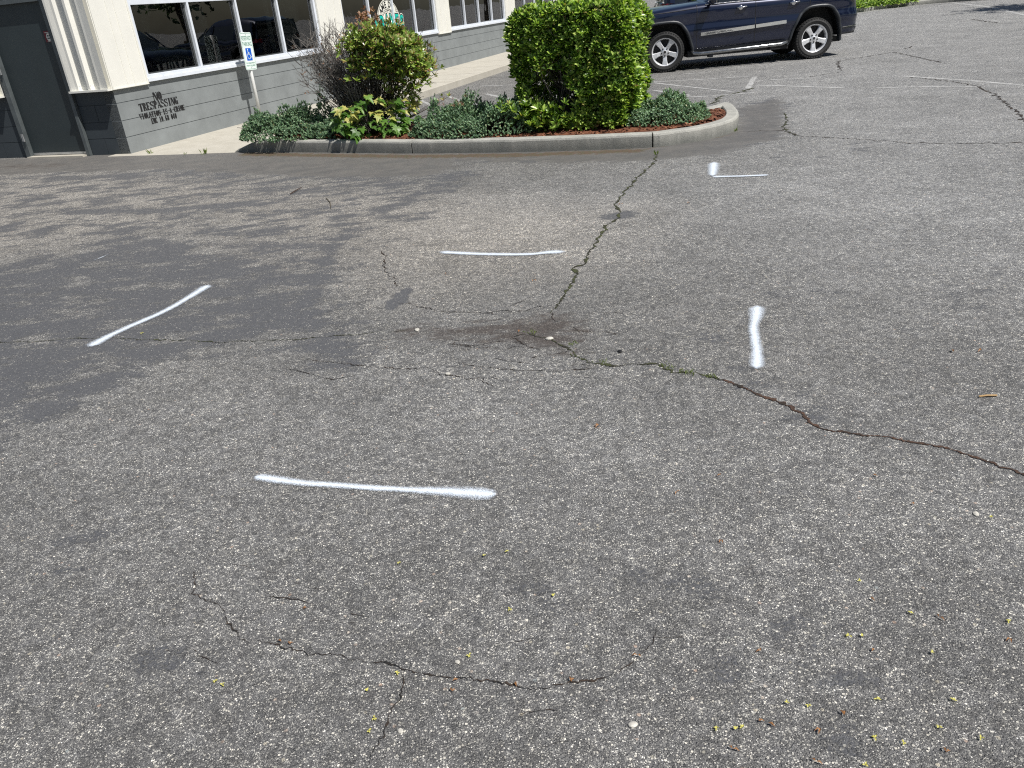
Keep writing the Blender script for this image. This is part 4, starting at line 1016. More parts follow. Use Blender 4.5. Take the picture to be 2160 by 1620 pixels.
# wheels
def wheel(x, y, steer, flip):
    w_ = empty('wheel', (x, y, RTY), steer+(pi if flip else 0)); w_.parent = car
    # local: outer face towards -y
    A = Matrix.Rotation(pi/2, 4, 'X')           # z -> -y
    t = MB(); tyre_mesh(t, RTY, RRIM-.005, .265, 44, A); t.build('tyre', M['rubber'], w_)
    r = MB()
    r.lathe([(RRIM-.03,.02),(RRIM-.022,.095),(RRIM-.012,.112),(RRIM,.118),(RRIM+.004,.108),(RRIM-.003,.09),(RRIM-.003,-.1)], 56, 0, A)
    for k in range(5):
        a = radians(-90+72*k); ca, sa = cos(a), sin(a)
        def P(rr, tt, h): return A @ Vector((rr*ca-tt*sa, rr*sa+tt*ca, h))
        r0, r1 = .055, RRIM-.018
        prof = [(r0,.040,.075),(r0+.05,.040,.082),(r0+.11,.043,.095),(r1,.060,.104)]
        vs = []
        for rr, hw, h in prof: vs += [P(rr,-hw,h-.012), P(rr,-hw*.72,h), P(rr,hw*.72,h), P(rr,hw,h-.012), P(rr,hw,h-.05), P(rr,-hw,h-.05)]
        n = len(prof); fs = [(i*6+j, i*6+(j+1)%6, (i+1)*6+(j+1)%6, (i+1)*6+j) for i in range(n-1) for j in range(6)]+[(5,4,3,2,1,0), tuple(range(6*n-6, 6*n))]
        r.add(vs, fs)
    r.lathe([(.088,.03),(.085,.078),(.045,.086),(.03,.092),(0,.094)], 30, 0, A)
    ro = r.build('rim', M['rim'], w_)
    bmx = bmesh.new(); bmx.from_mesh(ro.data); bmesh.ops.recalc_face_normals(bmx, faces=bmx.faces); bmx.to_mesh(ro.data); bmx.free()
    d = MB(); d.lathe([(RRIM-.008,.015),(0,.02)], 40, 0, A)
    for k in range(5):
        a = radians(-90+72*k); d.lathe([(.015,.080),(.015,.089),(.009,.094),(0,.094)], 12, 0, A @ Matrix.Translation((.070*cos(a), .070*sin(a), 0)))
    d.lathe([(.026,.091),(.022,.0955),(0,.0965)], 20, 0, A)
    d.build('brake_hub', M['darkwheel'], w_)
    return w_
wheel(0, .16, radians(-12), False); wheel(WB, .16, 0, False); wheel(0, CW-.16, radians(-12), True); wheel(WB, CW-.16, 0, True)

# ------------------------------------------------------------------ PLANTS
def leaf_quads(vs, fs, base, d, up, L_, W_, fold=.25, curl=.15):
    side = d.cross(up).normalized(); nrm = side.cross(d).normalized(); o = len(vs)
    tip = base+d*L_-nrm*curl*L_; mid = base+d*L_*.5+nrm*.04*L_
    vs += [base, mid+side*W_/2+nrm*fold*W_, tip, mid-side*W_/2+nrm*fold*W_, mid]
    fs += [(o, o+1, o+4), (o+1, o+2, o+4), (o+2, o+3, o+4), (o+3, o, o+4)]
def leaf6(vs, fs, base, d, up, L_, W_, fold=.22, curl=.12):
    side = d.cross(up).normalized(); nrm = side.cross(d).normalized(); o = len(vs)
    pts = [(0,.0),(.3,.72),(.62,1.0),(.85,.6),(1,0)]
    cen = [base+d*L_*t-nrm*curl*L_*t*t for t, _ in pts]
    L1 = [cen[i]+side*W_/2*pts[i][1]+nrm*fold*W_*pts[i][1]*.5 for i in (1,2,3)]
    L2 = [cen[i]-side*W_/2*pts[i][1]+nrm*fold*W_*pts[i][1]*.5 for i in (1,2,3)]
    vs += cen+L1+L2     # 0..4, 5..7, 8..10
    fs += [(o,o+5,o+1),(o+1,o+5,o+6,o+2),(o+2,o+6,o+7,o+3),(o+3,o+7,o+4),(o,o+1,o+8),(o+1,o+2,o+9,o+8),(o+2,o+3,o+10,o+9),(o+3,o+4,o+10)]
def rnd_dir(): 
    v = Vector((random.gauss(0,1), random.gauss(0,1), random.gauss(0,1))); return v.normalized()
def whorl(vs, fs, p, ax, k, L_, W_, spread=1.0):
    ax = ax.normalized(); t = ax.orthogonal().normalized(); u = ax.cross(t); a0 = random.random()*6.28
    for i in range(k):
        a = a0+i*2*pi/k+random.uniform(-.25,.25); e = random.uniform(.35, 1.1)*spread
        d = (ax*cos(e)+(t*cos(a)+u*sin(a))*sin(e)).normalized()
        s_ = random.uniform(.75, 1.15); leaf6(vs, fs, p, d, ax, L_*s_, W_*s_, random.uniform(.1,.35), random.uniform(0,.25))

# square hedge on the island
HC = Vector((1.17, 10.02, 0)); HW, HD, HZ0, HZ1 = .695, .50, .17, 1.47
he = tag(empty('hedge', HC+ZV*.15), 'tall square trimmed green hedge on the island', 'hedge')
def hp(a, m, z): return IE*a+IM*m+ZV*z     # relative to HC
vs, fs = [], []
def hedge_scale(z):
    t = (z-HZ0)/(HZ1-HZ0); return 1.0-.13*max(0, (.30-t)/.30)-.07*max(0, (t-.85)/.15)
cnt = 0
while cnt < 5000:
    f = random.random(); a = random.uniform(-1,1); m_ = random.uniform(-1,1); t = random.random()
    dep = abs(random.gauss(0, .11))
    if f < .36: m_ = -1+dep; nrm = -IM
    elif f < .46: m_ = 1-dep; nrm = IM
    elif f < .66: a = 1-dep*.6; nrm = IE
    elif f < .76: a = -1+dep*.6; nrm = -IE
    elif f < .93: t = 1-dep*.6; nrm = ZV
    else: nrm = rnd_dir()
    z = HZ0+(HZ1-HZ0)*t
    # rounded corners and uneven outline
    r = (abs(a)**7+abs(m_)**9+abs(t*2-1)**12*(t > .5))**(1/7)
    if r > 1: a /= r; m_ /= r
    sc_ = hedge_scale(z)*(1+.10*mnoise.noise(Vector((a*2.2, m_*2.2, t*3))))
    # the open, leafless hollow low on the near side
    ap = a; 
    if nrm == -IM or nrm == -IE or f > .9:
        hol = 1.15*math.exp(-((ap+.38)/.42)**2-((t-.38)/.20)**2)+.8*math.exp(-((ap+.15)/.28)**2-((t-.20)/.10)**2)
        if random.random() < hol*1.25 and m_ < .3: continue
    if mnoise.noise(Vector((a*4, m_*4, t*6+9))) < -.38 and random.random() < .7: continue
    cl = mnoise.noise(Vector((a*4.4, m_*4.4+7, t*6.5)))*.065+mnoise.noise(Vector((a*10, m_*10+7, t*15)))*.035
    p = hp(a*HW*sc_, m_*HD*sc_, z-.15)+nrm*cl
    ax = (nrm*.9+ZV*.55+S*.5+rnd_dir()*.5).normalized()
    whorl(vs, fs, p, ax, random.choice((6,7,8)), random.uniform(.066,.092), .027)
    cnt += 1
for q in range(1500):    # inner leaves added to block light through the hedge
    a = random.uniform(-.86,.86); m_ = random.uniform(-.30,.80); t = random.uniform(.02,.88)
    if a < -.05 and m_ < .2 and t < .65: continue
    whorl(vs, fs, hp(a*HW, m_*HD, HZ0+(HZ1-HZ0)*t-.15), rnd_dir()+ZV*.4, 5, .080, .030)
# low shoots in front of the hollow
for q in range(46):
    p = hp(random.uniform(-.86,-.05), random.uniform(-.66,-.45), random.uniform(.06,.34)); whorl(vs, fs, p, (ZV+rnd_dir()*.5-IM*.3), 8, .085, .028)
foliage = mesh_obj('foliage', vs, fs, M['hedge_leaf'], he, smooth=False)
def branches(mbx, root, target, r, depth=0, wob=.05, seg=6):
    n = 6; pts = []; rad = []
    for i in range(n+1):
        t = i/n; p = root.lerp(target, t); p = p+Vector((random.gauss(0,wob), random.gauss(0,wob), random.gauss(0,wob*.5)))*sin(t*pi)*.6
        pts.append(p); rad.append(r*(1-.72*t))
    mbx.tube(pts, rad, seg, caps=False); return pts, rad
bmh = MB()
for k in range(26):
    a = random.uniform(-.2,.2); rt = hp(a*1.3, random.uniform(-.15,.15), 0); tg = hp(random.uniform(-.75,.8), random.uniform(-.45,.4), random.uniform(.7,1.25))
    pts, rad = branches(bmh, rt, tg, random.uniform(.010,.02))
    for j in range(5):
        i = random.randrange(2, 6); branches(bmh, pts[i], pts[i]+Vector((random.uniform(-.3,.3), random.uniform(-.3,.2), random.uniform(.1,.4))), rad[i]*.7, wob=.03, seg=5)
for k in range(14):      # pale bare twigs seen in the hollow
    rt = hp(random.uniform(-.5,-.1), random.uniform(-.4,-.2), .05); branches(bmh, rt, rt+Vector((random.uniform(-.3,.2), random.uniform(-.15,.05), random.uniform(.35,.7))), .006, wob=.03, seg=5)
bmh.build('branches', M['bark'], he, smooth=True)

# half bare rounded bush left of it
BC = Vector((-1.55, 11.12, .15))
bu = tag(empty('shrub', BC), 'rounded shrub with bare grey twigs on its left half, beside the square hedge', 'shrub')
tw = MB(); tw2 = MB(); vs, fs = [], []; dvs, dfs = [], []
def bush_top(a):       # outline height above BC over lateral a (-.8 .. 1)
    return float(np.interp(a, [-.82,-.7,-.5,-.25,0,.25,.48,.70,.86,.98], [1.14,1.20,1.22,1.22,1.26,1.29,1.28,1.18,.92,.70]))
def bush_leafy(a, z): 
    return np.clip((a+.12)*2.6, 0, 1)*np.clip((z-.55-.35*max(0,.4-a))*3.2, 0, 1)
tips = []
for k in range(185):
    a = random.uniform(-.80, .86) if k < 115 else random.uniform(-.84, .05); m_ = random.uniform(-.38, .38)
    top = bush_top(a)*random.uniform(.62, 1.0)
    rt = Vector((random.uniform(-.16,.12), random.uniform(-.12,.12), 0)); tg = Vector((a, m_, top))
    # bend outward: bezier
    c1_ = rt.lerp(Vector((a*.9, m_*.9, 0)), .55)+ZV*top*.28; pts = []; n = 9
    for i in range(n+1):
        t = i/n; p = rt*(1-t)**2+c1_*2*t*(1-t)+tg*t*t
        pts.append(p+Vector((random.gauss(0,.012), random.gauss(0,.012), random.gauss(0,.008))))
    r0 = random.uniform(.006,.011); (tw2 if a < 0 and random.random() < .7 else tw).tube(pts, [r0*(1-.75*i/n) for i in range(n+1)], 5, caps=False)
    for j in range(13):
        i = random.randrange(3, n+1); b0 = pts[i]
        d = ((pts[min(i+1,n)]-pts[i-1]).normalized()+rnd_dir()*.75).normalized(); L_ = random.uniform(.08,.24)
        mid = b0+d*L_*.5+rnd_dir()*.012; end = b0+d*L_+ZV*.03
        (tw2 if end.x < .1 and random.random() < .7 else tw).tube([b0, mid, end], [.0038,.0028,.0015], 4, caps=False)
        for e2 in range(2):
            d2 = (d+rnd_dir()*.8).normalized(); e_ = mid.lerp(end, random.random())+Vector((0,0,0)); e3 = e_+d2*random.uniform(.03,.09)
            (tw2 if e3.x < .1 else tw).tube([e_, e3], [.0022,.001], 3, caps=False); tips.append(e3)
        tips.append(end)
for p in tips:
    if p.z > bush_top(p.x)+.06: continue
    q = bush_leafy(p.x, p.z)
    if random.random() < q*.95: whorl(vs, fs, p, (ZV*.8+Vector((p.x*.6, p.y, 0))+rnd_dir()*.5), random.choice((5,6,7)), .072, .024)
    elif random.random() < .05: whorl(dvs, dfs, p, rnd_dir(), 3, .035, .014)
for k in range(760):     # crown shell
    a = random.uniform(-.16, .92); th = random.uniform(-1, 1); t = random.random()
    top = bush_top(a); edge = math.exp(-max(0, a-.75)*3)
    if random.random() < .6: p = Vector((a, th*.42*edge, top-abs(random.gauss(0,.07))-.18*abs(th)))
    else: p = Vector((a, -.42*edge*random.uniform(.75,1.05), top*random.uniform(.50, .95)))
    if random.random() > bush_leafy(a+.1, p.z)+.05: continue
    whorl(vs, fs, p, (ZV*.5+S*.5+Vector((a*.5-.1, th*.4-.3, 0))+rnd_dir()*.5), random.choice((5,6,7)), .078, .026)
for k in range(40): p = Vector((random.uniform(.05,.28), random.uniform(-.2,.2), random.uniform(1.30,1.50))); whorl(dvs, dfs, p, rnd_dir()+ZV, 5, .055, .022)
for k in range(150):
    p = Vector((random.uniform(.30,.78), random.uniform(-.35,.1), random.uniform(.28,.75))); whorl(vs, fs, p, (ZV*.8+Vector((.4,-.3,0))+rnd_dir()*.6), random.choice((4,5,6)), .060, .022)
for k in range(10): p = Vector((random.uniform(.85,1.1), random.uniform(-.3,.2), random.uniform(.15,.42))); whorl(vs, fs, p, ZV+rnd_dir()*.5, 7, .055, .018); tw.tube([Vector((.3,0,.05)), p], [.005,.002], 4)
bu.rotation_euler = (0, 0, atan2(IE.y, IE.x)*.55)
mesh_obj('foliage', vs, fs, M['bush_leaf'], bu); mesh_obj('dead_foliage', dvs, dfs, M['dead_leaf'], bu)
o = tw.build('branches', M['bark'], bu, smooth=True); o = tw2.build('dead_branches', M['barklight'], bu, smooth=True); o['label'] = 'bare pale grey twigs'

# maple seedling spilling over the kerb
MC = G(785, 285, .15)
mp = tag(empty('maple_sapling', MC), 'low maple seedling with lobed yellow green leaves hanging over the kerb', 'sapling')
ML = [(0,-.05),(.10,-.02),(.34,-.16),(.28,.02),(.52,.10),(.36,.20),(.48,.42),(.26,.36),(.17,.50),(.13,.72),(0,1.0)]
ML = ML+[(-x, y) for x, y in ML[-2:0:-1]]
def maple_leaf(vs, fs, p, d, up, s_):
    side = d.cross(up).normalized(); nrm = side.cross(d).normalized(); o = len(vs); n = len(ML)
    cup = random.uniform(-.1,.25)
    for x, y in ML: vs.append(p+side*x*s_+d*y*s_+nrm*(abs(x)*cup-.25*y*y)*s_)
    vs.append(p+d*.2*s_-nrm*.01*s_)
    for i in range(n): fs.append((o+i, o+(i+1)%n, o+n))
sm = MB(); gv, gf, tv, tf = [], [], [], []
def px_rel(x, y, z): return G(x, y, z)-MC
for k in range(150):
    u = random.random()
    a = random.uniform(-.42, .62); z = random.uniform(.0, .52); zmax = .50-.28*abs(a-.1)
    if z > zmax: z = zmax*random.random()
    y = random.uniform(-.22, .12)-.15*(1-z/.5)
    if z < .12: y = random.uniform(-.34,-.12); a *= .75
    p = Vector((a, y, z+.02))
    d = (Vector((a*1.2+random.uniform(-.4,.9), -.7, random.uniform(-.75,.15)))).normalized()
    up = (Vector((.2,-.45,1))+rnd_dir()*.45).normalized(); s_ = random.uniform(.075,.150)
    tan = (z > .20 and random.random() < .55)
    maple_leaf(*( (tv, tf) if tan else (gv, gf)), p, d, up, s_)
    if k % 2 == 0: sm.tube([Vector((random.uniform(-.05,.05),.05,0)), p*.55+ZV*.08, p], [.005,.0035,.0018], 5)
mesh_obj('green_leaves', gv, gf, M['maple_green'], mp); mesh_obj('yellow_leaves', tv, tf, M['maple_tan'], mp); sm.build('stems', M['bark'], mp, smooth=True)

# low junipers
def juniper(c, rx, ry, hz, n, label, rot=None, lumps=6, brown=0):
    e = tag(empty('juniper', c, rot if rot is not None else atan2(IE.y, IE.x)), label, 'ground cover shrub', 'low junipers on the island')
    vs, fs = [], []; L_ = [(random.uniform(-.75,.75)*rx, random.uniform(-.5,.5)*ry, random.uniform(.55,1)*hz, random.uniform(.22,.42)) for _ in range(lumps)]
    st = MB()
    def hgt(x, y):
        h_ = 0
        for lx, ly, lz, lr in L_: h_ = max(h_, lz*max(0, 1-((x-lx)**2+(y-ly)**2)/(lr*rx*1.1)**2)**.5)
        ed = max(0, 1-(x/rx)**2-(y/ry)**2)
        return min(max(h_, hz*.45), hz)*min(1, ed*3.2+.12)
    k = 0
    while k < n:
        x, y = random.uniform(-rx, rx), random.uniform(-ry, ry)
        if (x/rx)**2+(y/ry)**2 > 1: continue
        h_ = hgt(x, y)*(.90+.65*mnoise.noise(Vector((x*8+c.x, y*8, 2)))+.15*mnoise.noise(Vector((x*25, y*25, 2)))); z = h_*(1-abs(random.gauss(0,.22))); z = max(z, .0)
        p = Vector((x, y, z)); out = Vector((x/rx*.8, y/ry*.8, .9))+rnd_dir()*.7; ax = out.normalized()
        SL = random.uniform(.028,.052); t = ax.orthogonal().normalized(); u = ax.cross(t)
        for j in range(9):
            f_ = j/9; a = j*2.4+k; q = p+ax*SL*f_; d = (ax*.8+(t*cos(a)+u*sin(a))*.75).normalized(); l = random.uniform(.013,.022); s_ = d.cross(ax).normalized()*.0058
            o = len(vs); vs += [q-s_, q+s_, q+d*l+s_*.6, q+d*l-s_*.6]; fs.append((o,o+1,o+2,o+3))
        k += 1
    for j in range(24):
        x, y = random.uniform(-.8,.8)*rx, random.uniform(-.8,.8)*ry; st.tube([Vector((0,0,0)), Vector((x*.5,y*.5,hz*.3)), Vector((x,y,hz*.5))], [.008,.005,.003], 5)
    mesh_obj('foliage', vs, fs, M['juniper'], e); st.build('stems', M['bark'], e)
    if brown:
        dv, df_ = [], []
        for _ in range(brown): p = Vector((random.uniform(-.35,.1)*rx, -ry*.3, hz*.95))+rnd_dir()*.06; whorl(dv, df_, p, ZV+rnd_dir(), 7, .045, .006)
        mesh_obj('dead_foliage', dv, df_, M['dead_leaf'], e)
    return e
juniper(Vector((-2.78, 11.40, .13)), .72, .44, .42, 4400, 'blue green juniper mat at the left end of the island beside the parking sign', lumps=7)
juniper(Vector((-1.95, 11.15, .13)), .52, .42, .44, 2800, 'dark juniper under the bare twigs of the rounded shrub', lumps=5)
juniper(Vector((-.20, 10.15, .13)), .84, .42, .43, 5000, 'blue green juniper with a dead brown tip, between the rounded shrub and the square hedge', lumps=8, brown=10)
juniper(Vector((2.02, 9.72, .13)), .62, .42, .37, 3900, 'bright blue green juniper at the nose of the island, right of the hedge', lumps=6)
for x, y, r_, lab in ((1085,885/4+0, .0, ''),):
    pass
# dried brown leaf bundle and weeds
def weed(p, n, L_, label, grp=None, cat='weed'):
    e_v, e_f = [], []
    for k in range(n):
        d = (ZV*random.uniform(.5,1)+rnd_dir()*.6).normalized(); d.z = abs(d.z); leaf_quads(e_v, e_f, Vector((random.gauss(0,.012), random.gauss(0,.012), 0)), d, Vector((0,1,.01)), L_*random.uniform(.5,1.1), L_*.14)
    o = mesh_obj('weed', e_v, e_f, M['weed']); o.location = p; return tag(o, label, cat, grp)
weed(G(317,325,0), 9, .09, 'tiny weed at the wall foot near the building corner', 'weeds in the joints')
weed(G(432,325,0), 12, .10, 'green weed at the front edge of the sidewalk', 'weeds in the joints')
weed(G(390,326,0), 6, .05, 'smallest weed at the front edge of the sidewalk', 'weeds in the joints')
weed(G(588,237,0), 12, .16, 'grass tuft by the wall just right of the sign pole', 'weeds in the joints')
weed(G(1385,327,0), 8, .075, 'grass tuft in the crack where it meets the kerb', 'weeds in the joints')
weed(G(1553,277,0), 12, .06, 'weedy tuft at the foot of the kerb nose', 'weeds in the joints')
for i, (x, y) in enumerate(((1402,772),(1412,778),(1440,786),(1452,788),(1462,787),(1494,795),(1503,797),(1270,764))):
    weed(G(x,y,0), 14, .022, 'small green seedling growing in the crack below the upright paint line', 'seedlings in the crack')
for i, (x, y) in enumerate(((1120,703),(1209,728))): weed(G(x,y,0), 12, .03, 'small green seedling at the edge of the brown stain', 'seedlings by the stain')

# ------------------------------------------------------------------ litter on the asphalt
yel = leafmat('yellow_petal', [(0,(.55,.50,.08)),(1,(.70,.66,.20))], .6, .2)
brn = leafmat('brown_husk', [(0,(.22,.10,.04)),(.6,(.34,.17,.07)),(1,(.42,.28,.14))], .6, .1)
stn = simple('pale_pebble', (.50,.48,.43), .7, var=.2, scale=60)
def petal_mesh():
    vs, fs = [], []
    for k in range(4): d = (rnd_dir()*1.0); d.z = abs(d.z)*.4+.1; leaf_quads(vs, fs, Vector((0,0,.002)), d.normalized(), ZV if abs(d.z) < .9 else Vector((1,0,0)), random.uniform(.008,.013), .006)
    return vs, fs
def husk_mesh():
    vs, fs = [], []
    for k in range(2): d = Vector((random.gauss(0,1), random.gauss(0,1), .15)).normalized(); leaf_quads(vs, fs, Vector((0,0,.003)), d, ZV, random.uniform(.012,.022), .007, .6, .3)
    return vs, fs
PYEL = [(1075,1288),(842,1190),(1022,1175),(1070,1166),(1168,1260),(990,1385),(455,1440),(470,1448),(838,1423),(776,1460),(790,1518),(780,1545),(1812,1229),(1920,1296),(1968,1380),(1850,1478),(1705,1492),(1660,1486),(1512,1540),(1552,1542),(1845,1560),(1905,1570),(2068,1560),(2010,1480),(1820,1345),(2127,1314),(1980,1537),(1824,1618),(1566,1537),(2088,1094),(1790,1344),(300,705)]
PBRN = [(648,1285),(595,1357),(612,1362),(1345,1385),(1205,1441),(1085,1443),(955,1440),(955,1462),(1545,1583),(1730,1541),(1600,1525),(1620,1528),(1995,1590),(1720,1610),(2130,1350),(1835,1265),(1838,1378),(1605,1376),(1428,1040),(1521,1142),(1930,1065),(1840,1005),(1520,1005),(1310,432),(1265,900),(1450,430),(2010,745),(2070,742),(1980,1305),(1780,1512),(1095,695),(940,577),(1125,588)]
pm_, hm_ = [petal_mesh() for _ in range(5)], [husk_mesh() for _ in range(5)]
pmesh = [mesh_obj('petal', *q, yel) for q in pm_]; hmesh = [mesh_obj('husk', *q, brn) for q in hm_]
for lst, src, nm, lab, cat, grp in ((PYEL, pmesh, 'fallen_blossom', 'tiny yellow fallen blossom on the asphalt', 'blossom', 'yellow blossoms fallen on the asphalt'), (PBRN, hmesh, 'fallen_leaf', 'tiny curled brown leaf scrap on the asphalt', 'leaf', 'brown leaf scraps on the asphalt')):
    for i, (x, y) in enumerate(lst):
        o = bpy.data.objects.new(nm, src[i % 5].data); COL.objects.link(o); p = G(x, y); o.location = (p.x, p.y, .004+gz(p.x, p.y)); o.rotation_euler = (0, 0, random.random()*6.28)
        s_ = .8 if y > 1000 else 1.3; o.scale = (s_,)*3; tag(o, lab, cat, grp)
for q in pmesh+hmesh: bpy.data.objects.remove(q)
def pebble(x, y, r, mat, lab):
    bm_ = bmesh.new(); bmesh.ops.create_icosphere(bm_, subdivisions=2, radius=r*.75)
    for v in bm_.verts: v.co *= 1+.25*mnoise.noise(v.co/r*1.3+Vector((x,y,0))); v.co.z *= .5; v.co.x *= 1.3
    me_ = bpy.data.meshes.new('pebble'); bm_.to_mesh(me_); bm_.free(); me_.materials.append(mat); o = bpy.data.objects.new('pebble', me_); COL.objects.link(o)
    p = G(x, y); o.location = (p.x, p.y, r*.25+gz(p.x, p.y)); o.rotation_euler = (0,0,random.random()*3); return tag(o, lab, 'pebble')
pebble(1159,712,.022,stn,'white pebble at the right of the brown stain, largest there')
pebble(880,694,.018,stn,'pale pebble at the left end of the brown stain')
pebble(945,788,.016,stn,'pale flat pebble on the thin crack below the brown stain')
pebble(2058,1085,.012,stn,'pale bluish pebble near the right edge of the photo')
pebble(1335,1530,.012,stn,'tan flat pebble near the bottom edge, right of the middle')
pebble(845,1543,.009,stn,'tan pebble near the bottom edge, beside the branching crack')
pebble(1008,1259,.007,stn,'small white pebble in the lower middle of the asphalt')
pebble(965,1397,.009,stn,'white pebble just above the long curved crack')
pebble(1308,740,.016,M['black'],'small black stone right of the brown stain')
dl = MB(); dl.tube([G(612,409,.01), G(622,403,.018), G(636,395,.012)], [.005,.006,.003], 6); tag(dl.build('twig', simple('brown_twig', (.05,.028,.02), .8)), 'dark brown twig lying in the upper left of the asphalt', 'twig')
dl = MB(); dl.tube([G(688,418,.006), G(696,426,.008), G(698,440,.005)], [.003,.004,.002], 5); tag(dl.build('twig', simple('grey_twig', (.10,.08,.05), .8)), 'thin crooked twig right of the dark brown one', 'twig')
dl = MB(); dl.tube([G(2065,836,.006), G(2082,834,.007), G(2103,834,.006)], .004, 6); tag(dl.build('twig', simple('tan_twig', (.40,.26,.12), .8)), 'straight tan twig near the right edge, above the wide crack', 'twig')
vs, fs = [], []
for k in range(5): whorl(vs, fs, Vector((0,0,.03)), rnd_dir()+ZV, 3, .07, .03)
o = mesh_obj('dry_leaf', vs, fs, M['dead_leaf']); o.location = G(925,146,.006); tag(o, 'pale dry leaf curled against the foot of the grey wall', 'leaf')
vs, fs = [], []
for k in range(6): whorl(vs, fs, Vector((0,0,.05)), rnd_dir()+ZV, 3, .08, .035)
o = mesh_obj('dry_leaf', vs, fs, M['dead_leaf']); o.location = Vector((.28,10.28,.34)); tag(o, 'brown dry leaf caught at the lower left of the square hedge', 'leaf')

# ------------------------------------------------------------------ far kerb, planting and trees
FK = [G(1700,42), G(1815,25.5), G(1870,18), G(1935,10.5), G(2000,5), G(2062,1), G(2160,-6), G(2400,-30)]
FK = [FK[0]+(FK[0]-FK[1])*2.0]+FK
FKr = resample(spl(FK, 5), .5)
vs, fs = kerb_mesh(FKr, lambda p: 0, lambda i: .16, .18)
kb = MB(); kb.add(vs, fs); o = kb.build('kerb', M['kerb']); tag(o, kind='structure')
# soil strip beyond
sv = []; n = len(FKr)
for i, p in enumerate(FKr):
    d = (FKr[min(i+1,n-1)]-FKr[max(i-1,0)]).normalized(); q = Vector((-d.y, d.x, 0)); sv += [p+q*.17+ZV*.14, p+q*4.5+ZV*.2]
o = mesh_obj('soil', sv, [(2*i, 2*i+2, 2*i+3, 2*i+1) for i in range(n-1)], simple('soil_mat', (.06,.045,.03), .95, var=.4, scale=6)); tag(o, kind='structure')
jn = None
k = 0
def far_shrub(c, r_, label):
    vs, fs = [], []
    for j in range(1500):
        d = rnd_dir(); d.z = abs(d.z)*.75; p = Vector((d.x*r_, d.y*r_, d.z*r_*.62))*random.uniform(.8,1.05)*(1+.2*mnoise.noise(d*3)); whorl(vs, fs, p, d+ZV*.4, 4, .10, .045)
    e = tag(empty('shrub', c), label, 'shrub', 'shrubs beyond the far kerb'); mesh_obj('foliage', vs, fs, M['juniper'] if k % 2 else M['hedge_leaf'], e)
    st = MB()
    for j in range(10): st.tube([Vector((0,0,-.05)), Vector((random.uniform(-.5,.5)*r_, random.uniform(-.5,.5)*r_, r_*.45))], [.02,.006], 5)
    st.build('stems', M['bark'], e); return e
def copy_tree(o, parent=None):
    c = o.copy(); COL.objects.link(c); c.parent = parent
    for ch in list(o.children): copy_tree(ch, c)
    return c
labs = ['low shrub beyond the far kerb just right of the blue car', 'low shrub beyond the far kerb, second right of the blue car', 'low shrub beyond the far kerb, third right of the blue car', 'low shrub beyond the far kerb at the very top edge of the photo']
spots = []
for i in range(4):
    t = i/3; base = FK[2].lerp(FK[4], t*1.05); d = (FK[4]-FK[2]).normalized(); q = Vector((-d.y, d.x, 0)); spots.append(base+q*(.95+.1*(i % 2))+ZV*.15)
f0 = None
for i, sp2 in enumerate(spots):
    if f0 is None: f0 = far_shrub(sp2, .95, labs[0]); o = f0
    else: o = copy_tree(f0); o.location = sp2; o['label'] = labs[i]
    o.rotation_euler = (0, 0, i*1.7); o.scale = (1+.1*(i % 3), 1.1, .8+.1*(i % 2))
# hidden stretch of the row behind the car
for i in range(6):
    d = (FK[1]-FK[2]).normalized(); o = copy_tree(f0); q = Vector((d.y, -d.x, 0)); o.location = FK[2]+d*(1.7+1.9*i)+q*1.0+ZV*.15; o.rotation_euler = (0,0,i*2.1); o['label'] = 'low shrub beyond the far kerb, hidden behind the blue car'

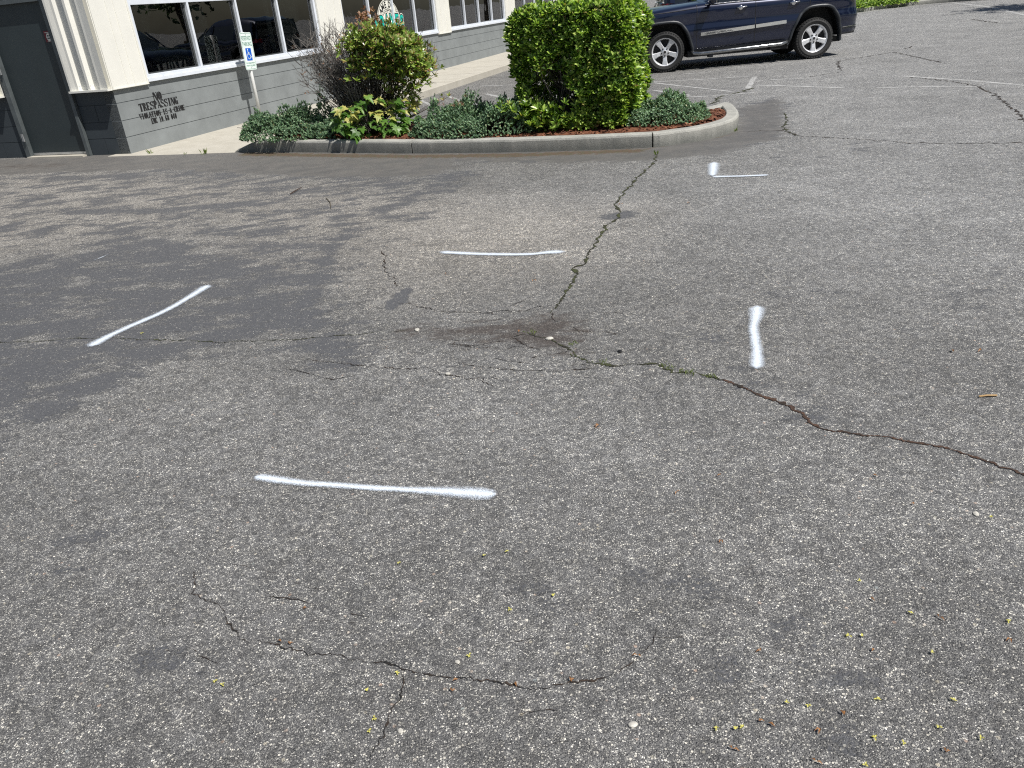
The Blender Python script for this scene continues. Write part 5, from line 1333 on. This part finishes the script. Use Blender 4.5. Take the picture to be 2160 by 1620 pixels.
# trees that stand round the lot (they show as reflections in glass and paint)
def tree(c, hgt_, r_, label):
    e = tag(empty('tree', c), label, 'tree', 'trees round the parking lot'); t = MB()
    t.tube([Vector((0,0,-.1)), Vector((.05,.03,hgt_*.3)), Vector((-.05,.05,hgt_*.6)), Vector((0,0,hgt_*.9))], [.2,.15,.09,.03], 10)
    tips_ = []
    for k in range(22):
        z = random.uniform(.28,.8)*hgt_; a = random.random()*6.28; l = r_*random.uniform(.5,.95); p0 = Vector((0,0,z)); p2 = Vector((cos(a)*l, sin(a)*l, z+l*.5)); t.tube([p0, p0.lerp(p2,.5)+ZV*.1, p2], [.06,.04,.015], 6); tips_ += [p2, p0.lerp(p2,.6)]
    t.build('trunk', M['trunk'], e, smooth=True); vs, fs = [], []
    for k in range(1900):
        tp = random.choice(tips_); p = tp+Vector((random.gauss(0,.45), random.gauss(0,.45), random.gauss(0,.38)))*r_*.42
        whorl(vs, fs, p, rnd_dir()+ZV*.5, 5, .22, .13)
    mesh_obj('crown', vs, fs, M['crown'], e); return e
t0 = tree(Vector((20.5, 18, 0)), 6.5, 2.4, 'leafy tree right of the lot, out of the photo')
for i, (x, y, s_) in enumerate(((19,8,.9),(22,12.5,1.1),(21,24,1.05),(27,33,1.2),(7,-13,1.0),(1,-15,1.2),(-6,-14,1.05),(13,-12,1.1),(18,-5,1.05),(18.5,2,1.0),(14,44,1.1),(6,46,1.2))):
    o = copy_tree(t0); o.location = (x, y, 0); o.rotation_euler = (0,0,i*1.3); o.scale = (s_,s_,s_); 
    o['label'] = 'leafy tree round the lot, out of the photo'
t0['label'] = 'leafy tree round the lot, out of the photo'
# clipped shrubs and a second car on the far side of the lot; the shop windows mirror them
for i in range(14):
    o = copy_tree(f0); o.location = (16.6+.12*(i % 3), 1.5+1.75*i if i < 11 else -1.5-1.7*(i-11), -.02); o.rotation_euler = (0, 0, i*1.9); o.scale = (1.1, 1.1, 1.5+.3*(i % 2)); o['label'] = 'clipped shrub right of the lot, out of the photo'
c2 = copy_tree(car); c2.location = (8.75, 23.6, 0); c2.rotation_euler = (0, 0, radians(176)); c2['label'] = 'dark blue car of the same shape parked behind the blue car, hidden by it'
for ch in c2.children:
    if ch.type == 'EMPTY' and ch.location.y == 0: pass
